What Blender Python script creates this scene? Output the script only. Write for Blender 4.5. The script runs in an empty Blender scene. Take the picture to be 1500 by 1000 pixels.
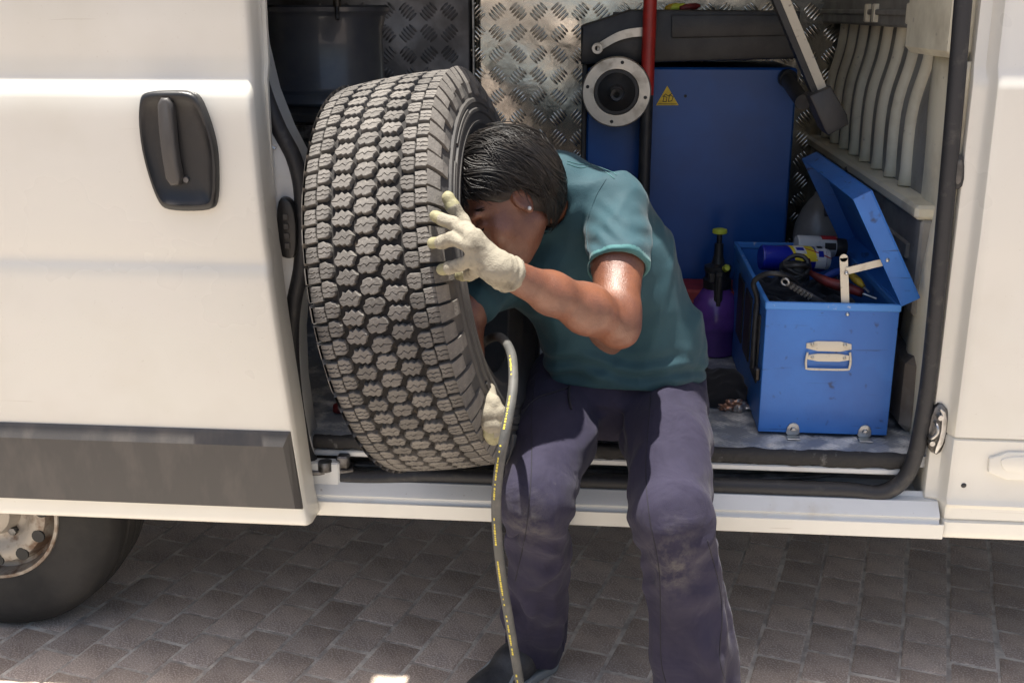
import bpy, math, random
import numpy as np
from mathutils import Vector, Matrix

# ---------------------------------------------------------------- camera, sky, sun, exposure
scene = bpy.context.scene
F, PITCH, YAW, CH = 1620.0, math.radians(16.7), math.radians(5.0), 1.6   # focal length in px of a 1500 px wide picture
cam_data = bpy.data.cameras.new('camera'); cam = bpy.data.objects.new('camera', cam_data)
scene.collection.objects.link(cam)
cam.location = (0, 0, CH); cam.rotation_euler = (math.pi/2 - PITCH, 0, YAW)
cam_data.sensor_width = 36; cam_data.lens = F/1500*36; cam_data.clip_end = 2000; cam_data.clip_start = 0.05
scene.camera = cam

SUN_EL, SUN_AZ = math.radians(85.0), math.radians(280.0)   # azimuth clockwise from +Y (into the van): high, from the rear of the van
world = bpy.data.worlds.new('World'); scene.world = world; world.use_nodes = True
wn = world.node_tree; wn.nodes.clear()
sky = wn.nodes.new('ShaderNodeTexSky'); sky.sky_type = 'NISHITA'; sky.sun_disc = False
sky.sun_elevation = SUN_EL; sky.sun_rotation = SUN_AZ; sky.dust_density = 4.0; sky.air_density = 1.0; sky.ozone_density = .6
bgn = wn.nodes.new('ShaderNodeBackground'); bgn.inputs['Strength'].default_value = 0.085
wo = wn.nodes.new('ShaderNodeOutputWorld')
wn.links.new(sky.outputs[0], bgn.inputs[0]); wn.links.new(bgn.outputs[0], wo.inputs[0])
sd = bpy.data.lights.new('sun', 'SUN'); sd.energy = 5.0; sd.angle = math.radians(0.6); sd.color = (1.0, 0.95, 0.87)
sun = bpy.data.objects.new('sun', sd); scene.collection.objects.link(sun)
sdir = Vector((math.sin(SUN_AZ)*math.cos(SUN_EL), math.cos(SUN_AZ)*math.cos(SUN_EL), math.sin(SUN_EL)))
sun.rotation_euler = sdir.to_track_quat('Z', 'Y').to_euler(); sun.location = (0, 0, 8)
vs = scene.view_settings; vs.view_transform = 'Standard'; vs.look = 'None'; vs.gamma = 1; vs.exposure = 1.28
vs.use_curve_mapping = False

# ---------------------------------------------------------------- pixel helper: a direction, met with a plane
_f = np.array([-math.sin(YAW), math.cos(YAW), 0]); _r = np.array([math.cos(YAW), math.sin(YAW), 0]); _z = np.array([0, 0, 1.0])
_FW = _f*math.cos(PITCH) - _z*math.sin(PITCH); _UP = _f*math.sin(PITCH) + _z*math.cos(PITCH); _C = np.array([0, 0, CH])
def ray(px, py): return _FW + _r*(px-750)/F - _UP*(py-500)/F
def P(px, py, y=None, z=None, x=None):
    d = ray(px, py)
    t = y/d[1] if y is not None else (z-CH)/d[2] if z is not None else x/d[0]
    return _C + t*d
def proj(p):
    q = np.asarray(p, float) - _C; d = q @ _FW
    return 750 + F*(q @ _r)/d, 500 - F*(q @ _UP)/d

rng = np.random.default_rng(7); random.seed(7)

# ---------------------------------------------------------------- materials
def mat(name, col, rough=.6, metal=0., col2=None, scale=8., amount=(.4, .6), detail=4., bump=0., bscale=60., spec=.5,
        coat=0., sheen=0., rvar=0., trans=0., sss=0., speck=None, coords='Object', stretch=(1, 1, 1), bstretch=None, wrinkle=0., wscale=9., alpha=1., rnd=0., scratch=None, dust=None):
    m = bpy.data.materials.new(name); m.use_nodes = True; nt = m.node_tree; N = nt.nodes; L = nt.links
    b = N['Principled BSDF']
    b.inputs['Base Color'].default_value = (*col, 1); b.inputs['Roughness'].default_value = rough; b.inputs['Metallic'].default_value = metal
    b.inputs['Specular IOR Level'].default_value = spec
    b.inputs['Coat Weight'].default_value = coat; b.inputs['Coat Roughness'].default_value = .06
    b.inputs['Sheen Weight'].default_value = sheen; b.inputs['Transmission Weight'].default_value = trans
    b.inputs['Alpha'].default_value = alpha
    if sheen: b.inputs['Sheen Roughness'].default_value = .5
    if sss:
        b.inputs['Subsurface Weight'].default_value = sss; b.inputs['Subsurface Radius'].default_value = (.012, .004, .002); b.inputs['Subsurface Scale'].default_value = 1.0
    tc = N.new('ShaderNodeTexCoord'); mp = N.new('ShaderNodeMapping'); mp.inputs['Scale'].default_value = stretch
    L.new(tc.outputs[coords], mp.inputs[0]); vec = mp.outputs[0]
    cur = None
    if col2 is not None:
        n = N.new('ShaderNodeTexNoise'); n.inputs['Scale'].default_value = scale; n.inputs['Detail'].default_value = detail; n.inputs['Roughness'].default_value = .62
        L.new(vec, n.inputs['Vector'])
        r = N.new('ShaderNodeMapRange'); r.inputs['From Min'].default_value = amount[0]; r.inputs['From Max'].default_value = amount[1]
        L.new(n.outputs['Fac'], r.inputs['Value'])
        mx = N.new('ShaderNodeMix'); mx.data_type = 'RGBA'; mx.inputs[6].default_value = (*col, 1); mx.inputs[7].default_value = (*col2, 1)
        L.new(r.outputs[0], mx.inputs[0]); cur = mx.outputs[2]
        if rvar:
            rr = N.new('ShaderNodeMapRange'); rr.inputs['From Min'].default_value = .3; rr.inputs['From Max'].default_value = .7
            rr.inputs['To Min'].default_value = max(.02, rough-rvar); rr.inputs['To Max'].default_value = min(1, rough+rvar)
            L.new(n.outputs['Fac'], rr.inputs['Value']); L.new(rr.outputs[0], b.inputs['Roughness'])
    if speck is not None:                                  # fine speckle: (colour, scale, threshold, strength)
        sc, ss, th, st = speck
        n = N.new('ShaderNodeTexNoise'); n.inputs['Scale'].default_value = ss; n.inputs['Detail'].default_value = 2.
        L.new(vec, n.inputs['Vector'])
        r = N.new('ShaderNodeMapRange'); r.inputs['From Min'].default_value = th; r.inputs['From Max'].default_value = th+.1; r.inputs['To Max'].default_value = st
        L.new(n.outputs['Fac'], r.inputs['Value'])
        mx = N.new('ShaderNodeMix'); mx.data_type = 'RGBA'; mx.inputs[7].default_value = (*sc, 1)
        if cur is None: mx.inputs[6].default_value = (*col, 1)
        else: L.new(cur, mx.inputs[6])
        L.new(r.outputs[0], mx.inputs[0]); cur = mx.outputs[2]
    if scratch is not None:                                # thin scratches: (colour, mapping scale, threshold, strength, rotation)
        sc, ms, th, st, ro = scratch
        m3 = N.new('ShaderNodeMapping'); m3.inputs['Scale'].default_value = ms; m3.inputs['Rotation'].default_value = ro; L.new(tc.outputs[coords], m3.inputs[0])
        n = N.new('ShaderNodeTexNoise'); n.inputs['Scale'].default_value = 1.; n.inputs['Detail'].default_value = 3.; n.inputs['Distortion'].default_value = .4
        L.new(m3.outputs[0], n.inputs['Vector'])
        r = N.new('ShaderNodeMapRange'); r.inputs['From Min'].default_value = th; r.inputs['From Max'].default_value = th+.04; r.inputs['To Max'].default_value = st
        L.new(n.outputs['Fac'], r.inputs['Value'])
        mx = N.new('ShaderNodeMix'); mx.data_type = 'RGBA'; mx.inputs[7].default_value = (*sc, 1)
        if cur is None: mx.inputs[6].default_value = (*col, 1)
        else: L.new(cur, mx.inputs[6])
        L.new(r.outputs[0], mx.inputs[0]); cur = mx.outputs[2]
    if dust is not None:                                   # dust rubbed in where the mesh says so (attribute 'dust')
        at = N.new('ShaderNodeAttribute'); at.attribute_name = 'dust'
        n = N.new('ShaderNodeTexNoise'); n.inputs['Scale'].default_value = 38.; n.inputs['Detail'].default_value = 6.; n.inputs['Roughness'].default_value = .7; L.new(vec, n.inputs['Vector'])
        r = N.new('ShaderNodeMapRange'); r.inputs['From Min'].default_value = .42; r.inputs['From Max'].default_value = .72; L.new(n.outputs['Fac'], r.inputs['Value'])
        mu = N.new('ShaderNodeMath'); mu.operation = 'MULTIPLY'; L.new(at.outputs['Fac'], mu.inputs[0]); L.new(r.outputs[0], mu.inputs[1])
        mx = N.new('ShaderNodeMix'); mx.data_type = 'RGBA'; mx.inputs[7].default_value = (*dust, 1)
        if cur is None: mx.inputs[6].default_value = (*col, 1)
        else: L.new(cur, mx.inputs[6])
        L.new(mu.outputs[0], mx.inputs[0]); cur = mx.outputs[2]
    if rnd:
        oi = N.new('ShaderNodeObjectInfo'); hs = N.new('ShaderNodeHueSaturation')
        r = N.new('ShaderNodeMapRange'); r.inputs['To Min'].default_value = 1-rnd; r.inputs['To Max'].default_value = 1+rnd
        L.new(oi.outputs['Random'], r.inputs['Value']); L.new(r.outputs[0], hs.inputs['Value'])
        if cur is None: hs.inputs['Color'].default_value = (*col, 1)
        else: L.new(cur, hs.inputs['Color'])
        cur = hs.outputs[0]
    if cur is not None: L.new(cur, b.inputs['Base Color'])
    nrm = None
    if wrinkle:
        n = N.new('ShaderNodeTexNoise'); n.inputs['Scale'].default_value = wscale; n.inputs['Detail'].default_value = 3.; n.inputs['Distortion'].default_value = .6
        L.new(vec, n.inputs['Vector'])
        bp = N.new('ShaderNodeBump'); bp.inputs['Strength'].default_value = 1.; bp.inputs['Distance'].default_value = wrinkle
        L.new(n.outputs['Fac'], bp.inputs['Height']); nrm = bp.outputs[0]
    if bump:
        n = N.new('ShaderNodeTexNoise'); n.inputs['Scale'].default_value = bscale; n.inputs['Detail'].default_value = 4.
        if bstretch:
            m2 = N.new('ShaderNodeMapping'); m2.inputs['Scale'].default_value = bstretch; L.new(tc.outputs[coords], m2.inputs[0]); L.new(m2.outputs[0], n.inputs['Vector'])
        else: L.new(vec, n.inputs['Vector'])
        bp = N.new('ShaderNodeBump'); bp.inputs['Strength'].default_value = 1.; bp.inputs['Distance'].default_value = bump
        L.new(n.outputs['Fac'], bp.inputs['Height'])
        if nrm: L.new(nrm, bp.inputs['Normal'])
        nrm = bp.outputs[0]
    if nrm: L.new(nrm, b.inputs['Normal'])
    return m

M = {}
M['van_paint'] = mat('van_paint', (.66, .64, .575), .3, col2=(.61, .585, .51), scale=2.2, amount=(.5, .75), coat=.5, rvar=.06, speck=((.45, .4, .33), 160, .70, .35), wrinkle=.0010, wscale=2.2, scratch=((.40, .35, .28), (3, 3, 70), .70, .35, (0, .1, 0)))
M['jamb_paint'] = mat('jamb_paint', (.60, .61, .60), .35, col2=(.50, .47, .41), scale=7, amount=(.58, .8), coat=.25, speck=((.2, .17, .14), 70, .70, .6))
M['inner_paint'] = mat('inner_paint', (.76, .71, .55), .5, col2=(.56, .51, .38), scale=6, amount=(.5, .72), speck=((.14, .12, .1), 45, .70, .6), bump=.001, bscale=30)
M['grey_primer'] = mat('grey_primer', (.30, .29, .26), .6, col2=(.20, .19, .17), scale=7, speck=((.1, .09, .08), 60, .68, .6))
M['seal'] = mat('seal', (.018, .018, .02), .55, col2=(.06, .055, .05), scale=30, amount=(.55, .8), bump=.0006, bscale=200)
M['trim_plastic'] = mat('trim_plastic', (.055, .051, .048), .5, col2=(.098, .087, .077), scale=9, amount=(.45, .72), rvar=.1, stretch=(1.3, 1, .5), bump=.0004, bscale=500)
M['handle_plastic'] = mat('handle_plastic', (.012, .012, .013), .38, col2=(.030, .029, .028), scale=14, amount=(.5, .75), rvar=.1, bump=.0003, bscale=500)
M['underbody'] = mat('underbody', (.24, .22, .20), .9, col2=(.14, .12, .10), scale=5)
M['track_dirt'] = mat('track_dirt', (.14, .13, .12), .6, col2=(.04, .037, .034), scale=12)
M['steel'] = mat('steel', (.50, .50, .49), .38, 1., col2=(.25, .23, .2), scale=25, amount=(.5, .75), rvar=.1)
M['dark_steel'] = mat('dark_steel', (.17, .17, .175), .4, .8, col2=(.05, .045, .04), scale=25)
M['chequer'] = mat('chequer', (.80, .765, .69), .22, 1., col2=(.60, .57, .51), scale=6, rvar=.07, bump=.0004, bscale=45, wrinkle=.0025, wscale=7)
M['chequer_shaded'] = mat('chequer_shaded', (.12, .125, .14), .36, 1., col2=(.08, .08, .085), scale=6, rvar=.08, bump=.0005, bscale=45)  # darker copy of chequer: shade and dim reflection put into the colour
M['floor_plate'] = mat('floor_plate', (.26, .28, .31), .5, .3, col2=(.62, .62, .60), scale=13, amount=(.47, .62), rvar=.15, bump=.0012, bscale=70)
M['floor_rubber'] = mat('floor_rubber', (.022, .021, .021), .8, col2=(.14, .135, .13), scale=24, amount=(.62, .75), bump=.004, bscale=60)
M['tyre_black'] = mat('tyre_black', (.042, .040, .039), .68, col2=(.075, .068, .060), scale=8, amount=(.4, .7), bump=.0004, bscale=300)
M['tread'] = mat('tread', (.155, .143, .128), .88, col2=(.092, .084, .076), scale=22, amount=(.35, .65), bump=.0012, bscale=260, rnd=.2, speck=((.22, .2, .17), 220, .62, .5))
M['groove'] = mat('groove', (.018, .016, .015), .9, col2=(.10, .075, .05), scale=60, amount=(.6, .75))
M['old_tyre'] = mat('old_tyre', (.012, .0115, .011), .8, col2=(.026, .024, .022), scale=6, bump=.0006, bscale=150)
M['rusty_rim'] = mat('rusty_rim', (.34, .31, .27), .55, .5, col2=(.15, .10, .07), scale=18, amount=(.45, .62), bump=.0006, bscale=120)
M['rim_black'] = mat('rim_black', (.07, .075, .09), .36, col2=(.09, .095, .105), scale=10, coat=.3)
M['machine_blue'] = mat('machine_blue', (.004, .072, .28), .42, col2=(.005, .058, .22), scale=4, wrinkle=.001, wscale=4, bump=.0003, bscale=300)
M['machine_black'] = mat('machine_black', (.016, .016, .017), .5, col2=(.034, .033, .032), scale=9, bump=.0005, bscale=250)
M['pole_red'] = mat('pole_red', (.42, .025, .018), .42, col2=(.30, .02, .015), scale=15, speck=((.1, .02, .02), 50, .7, .6))
M['alu'] = mat('alu', (.50, .48, .43), .42, .85, col2=(.30, .27, .22), scale=16, amount=(.52, .7), rvar=.1)
M['cream_steel'] = mat('cream_steel', (.62, .56, .44), .5, col2=(.45, .38, .28), scale=20, amount=(.55, .7), speck=((.2, .15, .1), 90, .68, .7))
M['sign_yellow'] = mat('sign_yellow', (.75, .52, .02), .5, col2=(.6, .4, .02), scale=60)
M['ink_black'] = mat('ink_black', (.015, .015, .015), .6)
M['box_blue'] = mat('box_blue', (.030, .165, .520), .42, col2=(.024, .125, .42), scale=3.5, speck=((.012, .03, .09), 34, .655, .85), wrinkle=.0016, wscale=5, bump=.0003, bscale=200, scratch=((.012, .035, .10), (5, 5, 90), .665, .8, (.0, .5, 0)))
M['box_edge'] = mat('box_edge', (.055, .22, .58), .45, col2=(.5, .52, .55), scale=40, amount=(.62, .72))
M['can_blue'] = mat('can_blue', (.010, .020, .30), .3, coat=.3)
M['label_white'] = mat('label_white', (.60, .60, .58), .45, col2=(.4, .4, .38), scale=30, amount=(.55, .7))
M['label_yellow'] = mat('label_yellow', (.75, .58, .03), .45)
M['label_red'] = mat('label_red', (.40, .03, .03), .5)
M['black_plastic'] = mat('black_plastic', (.014, .014, .015), .45, col2=(.03, .03, .03), scale=30, bump=.0004, bscale=200)
M['red_case'] = mat('red_case', (.33, .030, .028), .5, col2=(.22, .02, .02), scale=12)
M['tool_red'] = mat('tool_red', (.22, .022, .020), .5, col2=(.08, .01, .01), scale=25)
M['tool_yellow'] = mat('tool_yellow', (.65, .42, .02), .5, col2=(.35, .22, .02), scale=30)
M['tool_blue'] = mat('tool_blue', (.02, .06, .28), .5)
M['lime'] = mat('lime', (.55, .62, .06), .5)
M['purple_plastic'] = mat('purple_plastic', (.16, .06, .32), .25, col2=(.11, .045, .22), scale=8, trans=.15, coat=.2)
M['clear_plastic'] = mat('clear_plastic', (.55, .53, .52), .3, trans=.6, col2=(.4, .38, .36), scale=8)
M['black_cloth'] = mat('black_cloth', (.010, .010, .012), .9, bump=.001, bscale=120, sheen=.2)
M['foil'] = mat('foil', (.40, .22, .15), .3, .6, col2=(.5, .48, .46), scale=35, amount=(.48, .55), bump=.003, bscale=60)
M['hose'] = mat('hose', (.062, .062, .058), .65, col2=(.105, .10, .092), scale=20, amount=(.45, .7), bump=.0006, bscale=140)
M['hose_print'] = mat('hose_print', (.62, .50, .06), .6)
M['skin'] = mat('skin', (.175, .069, .037), .42, col2=(.105, .038, .021), scale=15, amount=(.38, .70), sss=.05, rvar=.14, bump=.0011, bscale=420, wrinkle=.0008, wscale=40, spec=.65, speck=((.09, .03, .018), 190, .64, .55))
M['hair'] = mat('hair', (.007, .006, .006), .40, col2=(.016, .013, .011), scale=30, spec=.4)
M['shirt'] = mat('shirt', (.008, .048, .064), .78, col2=(.006, .039, .053), scale=7, sheen=.08, bump=.0007, bscale=520, wrinkle=.0022, wscale=14)
M['lit_hem_and_stitch'] = mat('lit_hem_and_stitch', (.03, .12, .125), .8, sheen=.2, bump=.0005, bscale=400)  # paler teal: light painted on the sleeve hem; also the stitching thread
M['trousers'] = mat('trousers', (.025, .022, .043), .85, col2=(.019, .0165, .034), scale=9, sheen=.05, spec=.25, bump=.0006, bscale=500, wrinkle=.012, wscale=10, speck=((.08, .075, .07), 60, .72, .35), dust=(.10, .092, .088))
M['trouser_seam'] = mat('trouser_seam', (.010, .009, .016), .85)
M['glove'] = mat('glove', (.25, .225, .172), .9, col2=(.085, .072, .052), scale=26, amount=(.52, .74), bump=.0012, bscale=330, wrinkle=.004, wscale=28)
M['glove_grip'] = mat('glove_grip', (.24, .22, .125), .7, col2=(.12, .105, .06), scale=40, amount=(.5, .72), bump=.0012, bscale=160)
M['shoe'] = mat('shoe', (.020, .020, .022), .6, col2=(.04, .04, .042), scale=30, bump=.001, bscale=220)
M['shoe_trim'] = mat('shoe_trim', (.22, .23, .23), .55)
M['eye'] = mat('eye', (.02, .012, .01), .2)
M['lip'] = mat('lip', (.24, .09, .07), .5, bump=.0005, bscale=200)
M['paver'] = mat('paver', (.50, .40, .325), .85, col2=(.35, .275, .225), scale=9, amount=(.35, .65), speck=((.70, .60, .50), 210, .50, .6), bump=.0026, bscale=210, rnd=.17)
M['sand'] = mat('sand', (.70, .64, .55), .95, col2=(.40, .35, .30), scale=14, bump=.003, bscale=140)

def brick_ground():
    m = bpy.data.materials.new('paving_far'); m.use_nodes = True; nt = m.node_tree; N = nt.nodes; L = nt.links
    b = N['Principled BSDF']; b.inputs['Roughness'].default_value = .88
    tc = N.new('ShaderNodeTexCoord'); mp = N.new('ShaderNodeMapping'); mp.inputs['Rotation'].default_value = (0, 0, math.radians(90-15.6)*-1)
    L.new(tc.outputs['Object'], mp.inputs[0])
    br = N.new('ShaderNodeTexBrick'); br.inputs['Color1'].default_value = (.45, .37, .31, 1); br.inputs['Color2'].default_value = (.32, .26, .22, 1); br.inputs['Mortar'].default_value = (.3, .27, .23, 1)
    br.inputs['Scale'].default_value = 1; br.inputs['Mortar Size'].default_value = .004; br.inputs['Brick Width'].default_value = .139; br.inputs['Row Height'].default_value = .117
    L.new(mp.outputs[0], br.inputs['Vector'])
    n = N.new('ShaderNodeTexNoise'); n.inputs['Scale'].default_value = 3; n.inputs['Detail'].default_value = 6; L.new(tc.outputs['Object'], n.inputs['Vector'])
    mx = N.new('ShaderNodeMix'); mx.data_type = 'RGBA'; mx.blend_type = 'MULTIPLY'; mx.inputs[0].default_value = .5
    L.new(br.outputs[0], mx.inputs[6]); L.new(n.outputs['Color'], mx.inputs[7]); L.new(mx.outputs[2], b.inputs['Base Color'])
    return m
M['paving_far'] = brick_ground()

# ---------------------------------------------------------------- object helpers
COL = scene.collection
def mesh(name, V, Fc, smooth=False, m=None, auto=None):
    me = bpy.data.meshes.new(name)
    me.from_pydata([tuple(map(float, v)) for v in V], [], [tuple(int(i) for i in f) for f in Fc]); me.validate()
    if smooth: me.shade_smooth() if auto is None else me.shade_smooth()
    if auto is not None: me.set_sharp_from_angle(angle=math.radians(auto))
    if m is not None: me.materials.append(M[m] if isinstance(m, str) else m)
    me.update(); return me
WL = {}
def thing(name, label, cat, loc=(0, 0, 0), group=None):
    o = bpy.data.objects.new(name, None); COL.objects.link(o); o.location = loc; o.empty_display_size = .1
    o['label'] = label; o['category'] = cat
    if group: o['group'] = group
    WL[o] = np.array(loc, float); return o
def part(name, geo, m, parent=None, smooth=False, auto=None, label=None, kind=None):
    """geo = (V, F) in world metres; the part's origin is its parent's origin."""
    base = WL[parent] if parent is not None else np.zeros(3)
    V = np.asarray(geo[0], float).reshape(-1, 3) - base
    o = bpy.data.objects.new(name, mesh(name, V, geo[1], smooth, m, auto)); COL.objects.link(o)
    o.parent = parent; WL[o] = base
    if label: o['label'] = label
    if kind: o['kind'] = kind
    return o
def single(name, geo, m, label, cat, group=None, smooth=False, auto=None, kind=None):
    """a thing that is one mesh: origin at its base"""
    V = np.asarray(geo[0], float).reshape(-1, 3); lo, hi = V.min(0), V.max(0); b = np.array([(lo[0]+hi[0])/2, (lo[1]+hi[1])/2, lo[2]])
    o = bpy.data.objects.new(name, mesh(name, V-b, geo[1], smooth, m, auto)); COL.objects.link(o); o.location = b; WL[o] = b
    if label: o['label'] = label; o['category'] = cat
    if group: o['group'] = group
    if kind: o['kind'] = kind
    return o

# ---------------------------------------------------------------- shape helpers (all return (V, F))
def join(*gs):
    V, Fc, n = [], [], 0
    for g in gs:
        v = np.asarray(g[0], float).reshape(-1, 3); V.append(v); Fc += [tuple(i+n for i in f) for f in g[1]]; n += len(v)
    return np.vstack(V), Fc
def box(x0, x1, y0, y1, z0, z1, bev=0.):
    if bev <= 0:
        V = [(x, y, z) for x in (x0, x1) for y in (y0, y1) for z in (z0, z1)]
        return np.array(V), [(0, 1, 3, 2), (4, 6, 7, 5), (0, 4, 5, 1), (2, 3, 7, 6), (0, 2, 6, 4), (1, 5, 7, 3)]
    b = bev; V = []; idx = {}
    lo = (x0, y0, z0); hi = (x1, y1, z1)
    for sx in (0, 1):
        for sy in (0, 1):
            for sz in (0, 1):
                s = (sx, sy, sz)
                for ax in range(3):
                    p = [0, 0, 0]
                    for k in range(3):
                        e = hi[k] if s[k] else lo[k]
                        p[k] = e if k == ax else (e-b if s[k] else e+b)
                    idx[s, ax] = len(V); V.append(p)
    Fc = []
    for ax in range(3):
        o1, o2 = [(1, 2), (2, 0), (0, 1)][ax]
        for side in (0, 1):
            q = []
            for a, c in ((0, 0), (1, 0), (1, 1), (0, 1)):
                s = [0, 0, 0]; s[ax] = side; s[o1] = a; s[o2] = c; q.append(idx[tuple(s), ax])
            Fc.append(tuple(q if side else q[::-1]))
    for ax in range(3):                                     # edges along ax
        o1, o2 = [(1, 2), (2, 0), (0, 1)][ax]
        for a in (0, 1):
            for c in (0, 1):
                s0 = [0, 0, 0]; s1 = [0, 0, 0]; s0[ax] = 0; s1[ax] = 1; s0[o1] = s1[o1] = a; s0[o2] = s1[o2] = c
                q = (idx[tuple(s0), o1], idx[tuple(s1), o1], idx[tuple(s1), o2], idx[tuple(s0), o2])
                Fc.append(q if (a == c) else q[::-1])
    for s in [(i, j, k) for i in (0, 1) for j in (0, 1) for k in (0, 1)]:
        q = (idx[s, 0], idx[s, 1], idx[s, 2]); Fc.append(q if sum(s) % 2 == 1 else q[::-1])
    return np.array(V), Fc
def xf(g, Mx):
    V = np.asarray(g[0], float); A = np.array(Mx); return V @ A[:3, :3].T + A[:3, 3], g[1]
def rot(axis, deg, about=(0, 0, 0)):
    a = Vector(about); return Matrix.Translation(a) @ Matrix.Rotation(math.radians(deg), 4, axis if isinstance(axis, str) else Vector(axis)) @ Matrix.Translation(-a)
def frames(pts):
    pts = np.asarray(pts, float); n = len(pts); T = np.gradient(pts, axis=0); T /= np.linalg.norm(T, axis=1)[:, None]+1e-12
    u = np.cross(T[0], [0, 0, 1.0]);
    if np.linalg.norm(u) < 1e-3: u = np.cross(T[0], [0, 1.0, 0])
    u /= np.linalg.norm(u); U = [u]
    for i in range(1, n):
        u = U[-1] - T[i]*(U[-1] @ T[i]); U.append(u/np.linalg.norm(u))
    U = np.array(U); return T, U, np.cross(T, U)
def tube(pts, r, n=10, cap=True, flat=1.):
    pts = np.asarray(pts, float); r = np.broadcast_to(np.asarray(r, float), (len(pts),)); T, U, W = frames(pts)
    a = np.arange(n)*2*math.pi/n; V = []
    for i in range(len(pts)):
        V.append(pts[i] + r[i]*(np.cos(a)[:, None]*U[i] + flat*np.sin(a)[:, None]*W[i]))
    V = np.vstack(V); Fc = []
    for i in range(len(pts)-1):
        for k in range(n):
            k2 = (k+1) % n; Fc.append((i*n+k, i*n+k2, (i+1)*n+k2, (i+1)*n+k))
    if cap: Fc += [tuple(range(n))[::-1], tuple((len(pts)-1)*n+k for k in range(n))]
    return V, Fc
def spline(pts, n=40):
    """Catmull-Rom through the points, evenly spaced"""
    p = np.asarray(pts, float); q = np.vstack([2*p[0]-p[1], p, 2*p[-1]-p[-2]]); out = []
    for i in range(1, len(q)-2):
        t = np.linspace(0, 1, 24, endpoint=False)[:, None]
        out.append(.5*((2*q[i]) + (-q[i-1]+q[i+1])*t + (2*q[i-1]-5*q[i]+4*q[i+1]-q[i+2])*t**2 + (-q[i-1]+3*q[i]-3*q[i+1]+q[i+2])*t**3))
    o = np.vstack(out+[p[-1:]]); s = np.r_[0, np.cumsum(np.linalg.norm(np.diff(o, axis=0), axis=1))]; t = np.linspace(0, s[-1], n)
    return np.stack([np.interp(t, s, o[:, k]) for k in range(o.shape[1])], 1)
def lathe(prof, n=48, origin=(0, 0, 0), axis='Z', closed=False):
    """prof: (radius, height) pairs"""
    V = []; a = np.arange(n)*2*math.pi/n
    for r, h in prof:
        c, s = r*np.cos(a), r*np.sin(a); k = np.full(n, h)
        V.append(np.stack({'Z': (c, s, k), 'Y': (c, k, -s), 'X': (k, c, s)}[axis], 1))
    V = np.vstack(V)+np.array(origin); Fc = []; m = len(prof)
    for i in range(m if closed else m-1):
        for k in range(n):
            k2 = (k+1) % n; i2 = (i+1) % m; Fc.append((i*n+k, i*n+k2, i2*n+k2, i2*n+k))
    return V, Fc
def chaikin(p, n=2):
    p = np.asarray(p, float)
    for _ in range(n):
        q = np.roll(p, -1, 0); p = np.stack([.75*p+.25*q, .25*p+.75*q], 1).reshape(-1, p.shape[1])
    return p
def plate(pts, y0, y1, bev=0.):
    """polygon in (x, z); front face at y0 (towards the camera), back at y1; bev rounds the front edge"""
    p = np.asarray(pts, float); n = len(p)
    d1 = p-np.roll(p, 1, 0); d2 = np.roll(p, -1, 0)-p
    area = np.sum(p[:, 0]*np.roll(p[:, 1], -1)-np.roll(p[:, 0], -1)*p[:, 1])
    nn = np.stack([d1[:, 1]+d2[:, 1], -d1[:, 0]-d2[:, 0]], 1); nn /= np.linalg.norm(nn, axis=1)[:, None]+1e-9
    if area < 0: nn = -nn
    rings = [(p-nn*bev, y0), (p-nn*bev*.3, y0+bev*.3), (p, y0+bev), (p, y1)] if bev > 0 else [(p, y0), (p, y1)]
    V = np.vstack([np.c_[q[:, 0], np.full(n, y), q[:, 1]] for q, y in rings]); Fc = [tuple(range(n))]
    for i in range(len(rings)-1):
        for k in range(n): k2 = (k+1) % n; Fc.append((i*n+k, (i+1)*n+k, (i+1)*n+k2, i*n+k2))
    Fc.append(tuple((len(rings)-1)*n+k for k in range(n))[::-1])
    return V, Fc
def pix(pts, y): return np.array([P(a, b, y=y)[[0, 2]] for a, b in pts])
def pix3(pts): return np.array([P(a, b, y=y) for a, b, y in pts])
def grid(A):
    """A[i, j, 3] -> quads"""
    a, b = A.shape[:2]; return A.reshape(-1, 3), [(i*b+j, (i+1)*b+j, (i+1)*b+j+1, i*b+j+1) for i in range(a-1) for j in range(b-1)]
def shell(A, th):
    """grid with thickness th (3-vector offset of the back)"""
    a, b = A.shape[:2]; V, Fc = grid(A); n = a*b; W = V+np.array(th)
    G = list(Fc)+[tuple(i+n for i in f[::-1]) for f in Fc]
    rim = [i*b for i in range(a)]+[(a-1)*b+j for j in range(1, b)]+[i*b+b-1 for i in range(a-2, -1, -1)]+[j for j in range(b-2, 0, -1)]
    for i in range(len(rim)):
        p, q = rim[i], rim[(i+1) % len(rim)]; G.append((q, p, p+n, q+n))
    return np.vstack([V, W]), G
def noise3(X, seed, f, n=10):
    """cheap smooth noise: sum of random plane waves, about -1..1"""
    r = np.random.default_rng(seed); o = 0
    for _ in range(n):
        d = r.normal(size=3); d /= np.linalg.norm(d); w = f*r.uniform(.6, 1.6)
        o = o+np.sin((X[0]*d[0]+X[1]*d[1]+X[2]*d[2])*w+r.uniform(0, 6.3))
    return o/math.sqrt(n)*.8

def ridged(X, seed, f, n=8): return 1-2*np.minimum(1, np.abs(noise3(X, seed, f, n))*1.4)

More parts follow.
